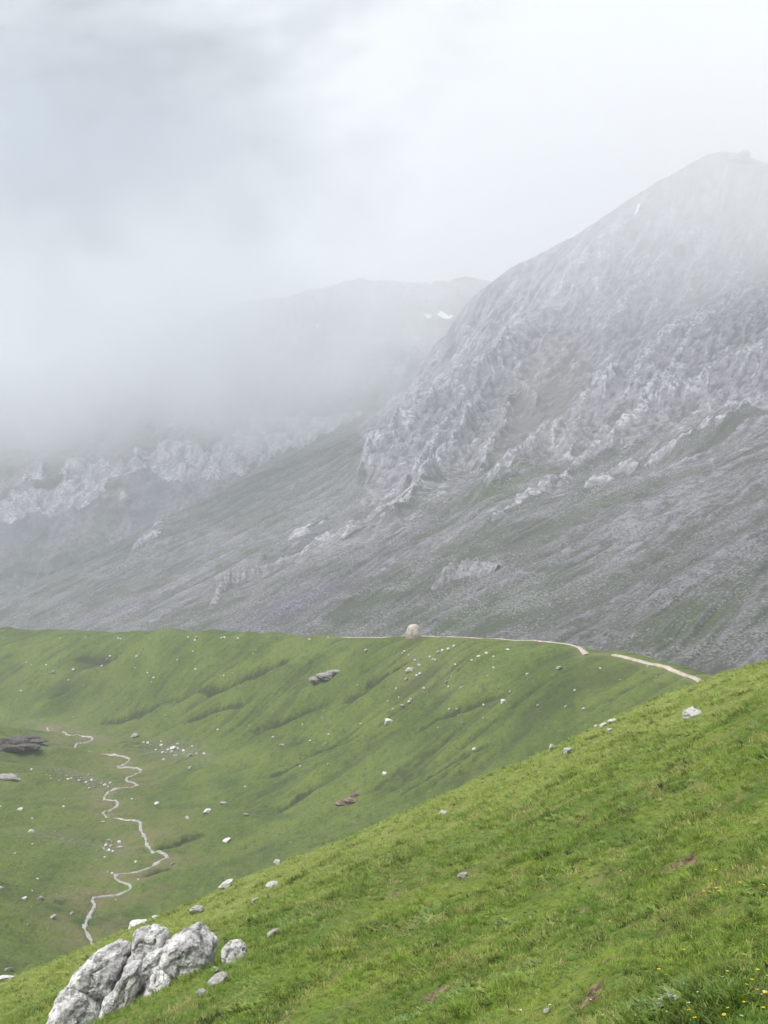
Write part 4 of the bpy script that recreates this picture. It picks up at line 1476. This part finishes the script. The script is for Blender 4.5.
def make_grass():
    Y0, Y1 = 4.6, 100.0
    # density per square metre falls as Y^-1.6; sample Y from Y * rho(Y)
    n = 175000
    uu = RS.uniform(0, 1, n)
    e = 0.4
    Y = (Y0 ** e + uu * (Y1 ** e - Y0 ** e)) ** (1 / e)
    ux = RS.uniform(-0.36, 0.36, n)
    X = ux * Y
    px, py = to_pixel(X, Y, hillside_base(X, Y))
    soil = soil_mask(X, Y)
    t = 0.945 * X - 0.325 * Y
    s = 0.325 * X + 0.945 * Y
    lush = fbm(t / 1.3, s / 2.2, 4, 400)
    herb = fbm(X / 0.8, Y / 1.1, 3, 410)
    dry = fbm(t / 1.0, s / 1.6, 4, 420)
    keep = (RS.uniform(0, 1, n) > soil * 2.2) & (RS.uniform(0, 1, n) < 0.86 + 0.4 * lush)
    X, Y, lush, herb, dry = X[keep], Y[keep], lush[keep], herb[keep], dry[keep]
    Z = hillside_z(X, Y)
    m = len(X)
    idx = np.where(lush + RS.normal(0, 0.25, m) > 0.25, 1, 0)
    idx = np.where((lush + RS.normal(0, 0.3, m) > 0.75) | (RS.uniform(0, 1, m) < 0.03), 2, idx)
    shade_spot = fbm(t[keep] / 0.42, s[keep] / 0.75, 3, 430)  # dark clumps here stand in for shadowed holes in the turf
    idx = np.where(shade_spot + RS.normal(0, 0.12, m) > 0.72, 2, idx)
    idx = np.where(dry + RS.normal(0, 0.3, m) > 0.36, 3, idx)
    idx = np.where((herb + RS.normal(0, 0.25, m) > 0.72) & (Y < 30), 4, idx)
    sc = (Y / 6.0) ** 0.42 * (0.80 + 0.45 * np.clip(lush, -0.6, 1)) * RS.uniform(0.7, 1.35, m)
    me = D.meshes.new('grass')
    me.vertices.add(m)
    me.vertices.foreach_set('co', np.stack([X, Y, Z], 1).astype(np.float32).ravel())
    a = me.attributes.new('kind_index', 'INT', 'POINT')
    a.data.foreach_set('value', idx.astype(np.int32))
    a = me.attributes.new('size', 'FLOAT', 'POINT')
    a.data.foreach_set('value', sc.astype(np.float32))
    a = me.attributes.new('turn', 'FLOAT_VECTOR', 'POINT')
    rot = np.stack([RS.normal(0.10, 0.12, m), RS.normal(-0.28, 0.12, m), RS.uniform(0, 6.28, m)], 1)
    a.data.foreach_set('vector', rot.astype(np.float32).ravel())
    o = link(D.objects.new('grass', me))
    tag(o, 'short green pasture grass covering the near hillside', None, None, 'stuff')
    ng = D.node_groups.new('grass_growth', 'GeometryNodeTree')
    ng.interface.new_socket('Geometry', in_out='INPUT', socket_type='NodeSocketGeometry')
    ng.interface.new_socket('Geometry', in_out='OUTPUT', socket_type='NodeSocketGeometry')
    N = ng.nodes
    gi = N.new('NodeGroupInput')
    go = N.new('NodeGroupOutput')
    iop = N.new('GeometryNodeInstanceOnPoints')
    ci = N.new('GeometryNodeCollectionInfo')
    ci.inputs['Collection'].default_value = tcol
    ci.inputs['Separate Children'].default_value = True
    ci.inputs['Reset Children'].default_value = True
    iop.inputs['Pick Instance'].default_value = True

    def na(name, typ):
        q = N.new('GeometryNodeInputNamedAttribute')
        q.data_type = typ
        q.inputs['Name'].default_value = name
        return q.outputs['Attribute']
    L = ng.links
    L.new(gi.outputs[0], iop.inputs['Points'])
    L.new(ci.outputs[0], iop.inputs['Instance'])
    L.new(na('kind_index', 'INT'), iop.inputs['Instance Index'])
    L.new(na('turn', 'FLOAT_VECTOR'), iop.inputs['Rotation'])
    L.new(na('size', 'FLOAT'), iop.inputs['Scale'])
    L.new(iop.outputs[0], go.inputs[0])
    md = o.modifiers.new('growth', 'NODES')
    md.node_group = ng
    return o


make_grass()


def flower_mesh(name, petal_mat, heart_mat, petals, R, stem):
    vs, fs, mi = [], [], []
    k = 5
    for j in range(2):
        for i in range(k):
            a = 2 * math.pi * i / k
            vs.append((0.0015 * math.cos(a) + 0.006 * j, 0.0015 * math.sin(a), stem * j))
    for i in range(k):
        fs.append((i, (i + 1) % k, k + (i + 1) % k, k + i))
        mi.append(2)
    for i in range(petals):
        a = 2 * math.pi * i / petals
        o = len(vs)
        for (r, w, z) in ((0.15, 0.10, 0.0), (0.65, 0.30, 0.28), (1.0, 0.12, 0.18)):
            for s_ in (-1, 1):
                vs.append((0.006 + R * (r * math.cos(a) - s_ * w * math.sin(a)), R * (r * math.sin(a) + s_ * w * math.cos(a)), stem + R * z))
        fs += [(o, o + 1, o + 3, o + 2), (o + 2, o + 3, o + 5, o + 4)]
        mi += [0, 0]
    o = len(vs)
    for i in range(8):
        a = 2 * math.pi * i / 8
        vs.append((0.006 + R * 0.34 * math.cos(a), R * 0.34 * math.sin(a), stem + R * 0.10))
    vs.append((0.006, 0, stem + R * 0.36))
    for i in range(8):
        fs.append((o + i, o + (i + 1) % 8, o + 8))
        mi.append(1)
    me = D.meshes.new(name)
    me.from_pydata(vs, [], fs)
    for q in (petal_mat, heart_mat, b_leaf):
        me.materials.append(q)
    me.polygons.foreach_set('material_index', np.array(mi, np.int32))
    me.update()
    return me


m_yel = plain('yellow_petal', (0.50, 0.36, 0.03), 0.7, 0.1, 30)
m_org = plain('yellow_heart', (0.55, 0.30, 0.01), 0.8, 0.1, 30)
m_whi = plain('white_petal', (0.55, 0.56, 0.52), 0.7, 0.05, 30)
F_YEL = flower_mesh('yellow_flower', m_yel, m_org, 11, 0.011, 0.050)
F_WHI = flower_mesh('white_flower', m_whi, m_org, 9, 0.009, 0.042)
yel = [(705, 893), (709, 890), (712, 894), (703, 897), (716, 891), (708, 886), (720, 893), (700, 895), (609, 922), (668, 979), (759, 973), (731, 1009), (757, 997), (767, 993), (735, 911), (761, 888),
       (737, 884), (696, 1022), (716, 871), (710, 885), (657, 971), (745, 986), (752, 981), (766, 985), (728, 974), (742, 1003), (590, 795), (742, 958), (764, 962), (749, 944), (690, 1013), (763, 1010), (725, 1016), (620, 872), (486, 918), (684, 953)]
whi = [(572, 1020), (621, 1009), (642, 1004), (659, 1001), (672, 995), (765, 996), (723, 979), (709, 982), (699, 995), (689, 1004), (576, 939), (628, 879), (632, 1017), (650, 1010), (550, 1006), (605, 1016), (715, 1000), (680, 986),
       (740, 1018), (752, 1008), (762, 1002), (590, 1000), (610, 985), (560, 985), (535, 995), (700, 1012), (520, 1012), (664, 1015)]
for lst, me, nm, lab, grp, up in ((yel, F_YEL, 'yellow_flower', 'tiny yellow flower in the near turf at lower right', 'yellow flowers in the near turf', 0.050),
                                  (whi, F_WHI, 'white_flower', 'tiny white flower in the near turf at the bottom right', 'white flowers in the near turf', 0.042)):
    for n_, (px, py) in enumerate(lst):
        if lst is whi and n_ % 3 == 1:
            continue
        x, y = on_plane(px, min(py, 1022))
        y0 = y
        up_px = up * F / y
        x, y, z = ground_at(px, min(py + up_px * 0.9, 1060), 'hill')
        f = link(D.objects.new(nm, me))
        s_ = random.uniform(0.55, 1.1) * (max(y, 6) / 8.0) ** 0.5
        f.location = (x, y, z)
        f.scale = (s_, s_, random.uniform(0.9, 1.15))
        f.rotation_euler = (random.uniform(-0.05, 0.35), random.uniform(-0.3, 0.1), random.uniform(0, 6.28))
        tag(f, lab, 'flower', grp)
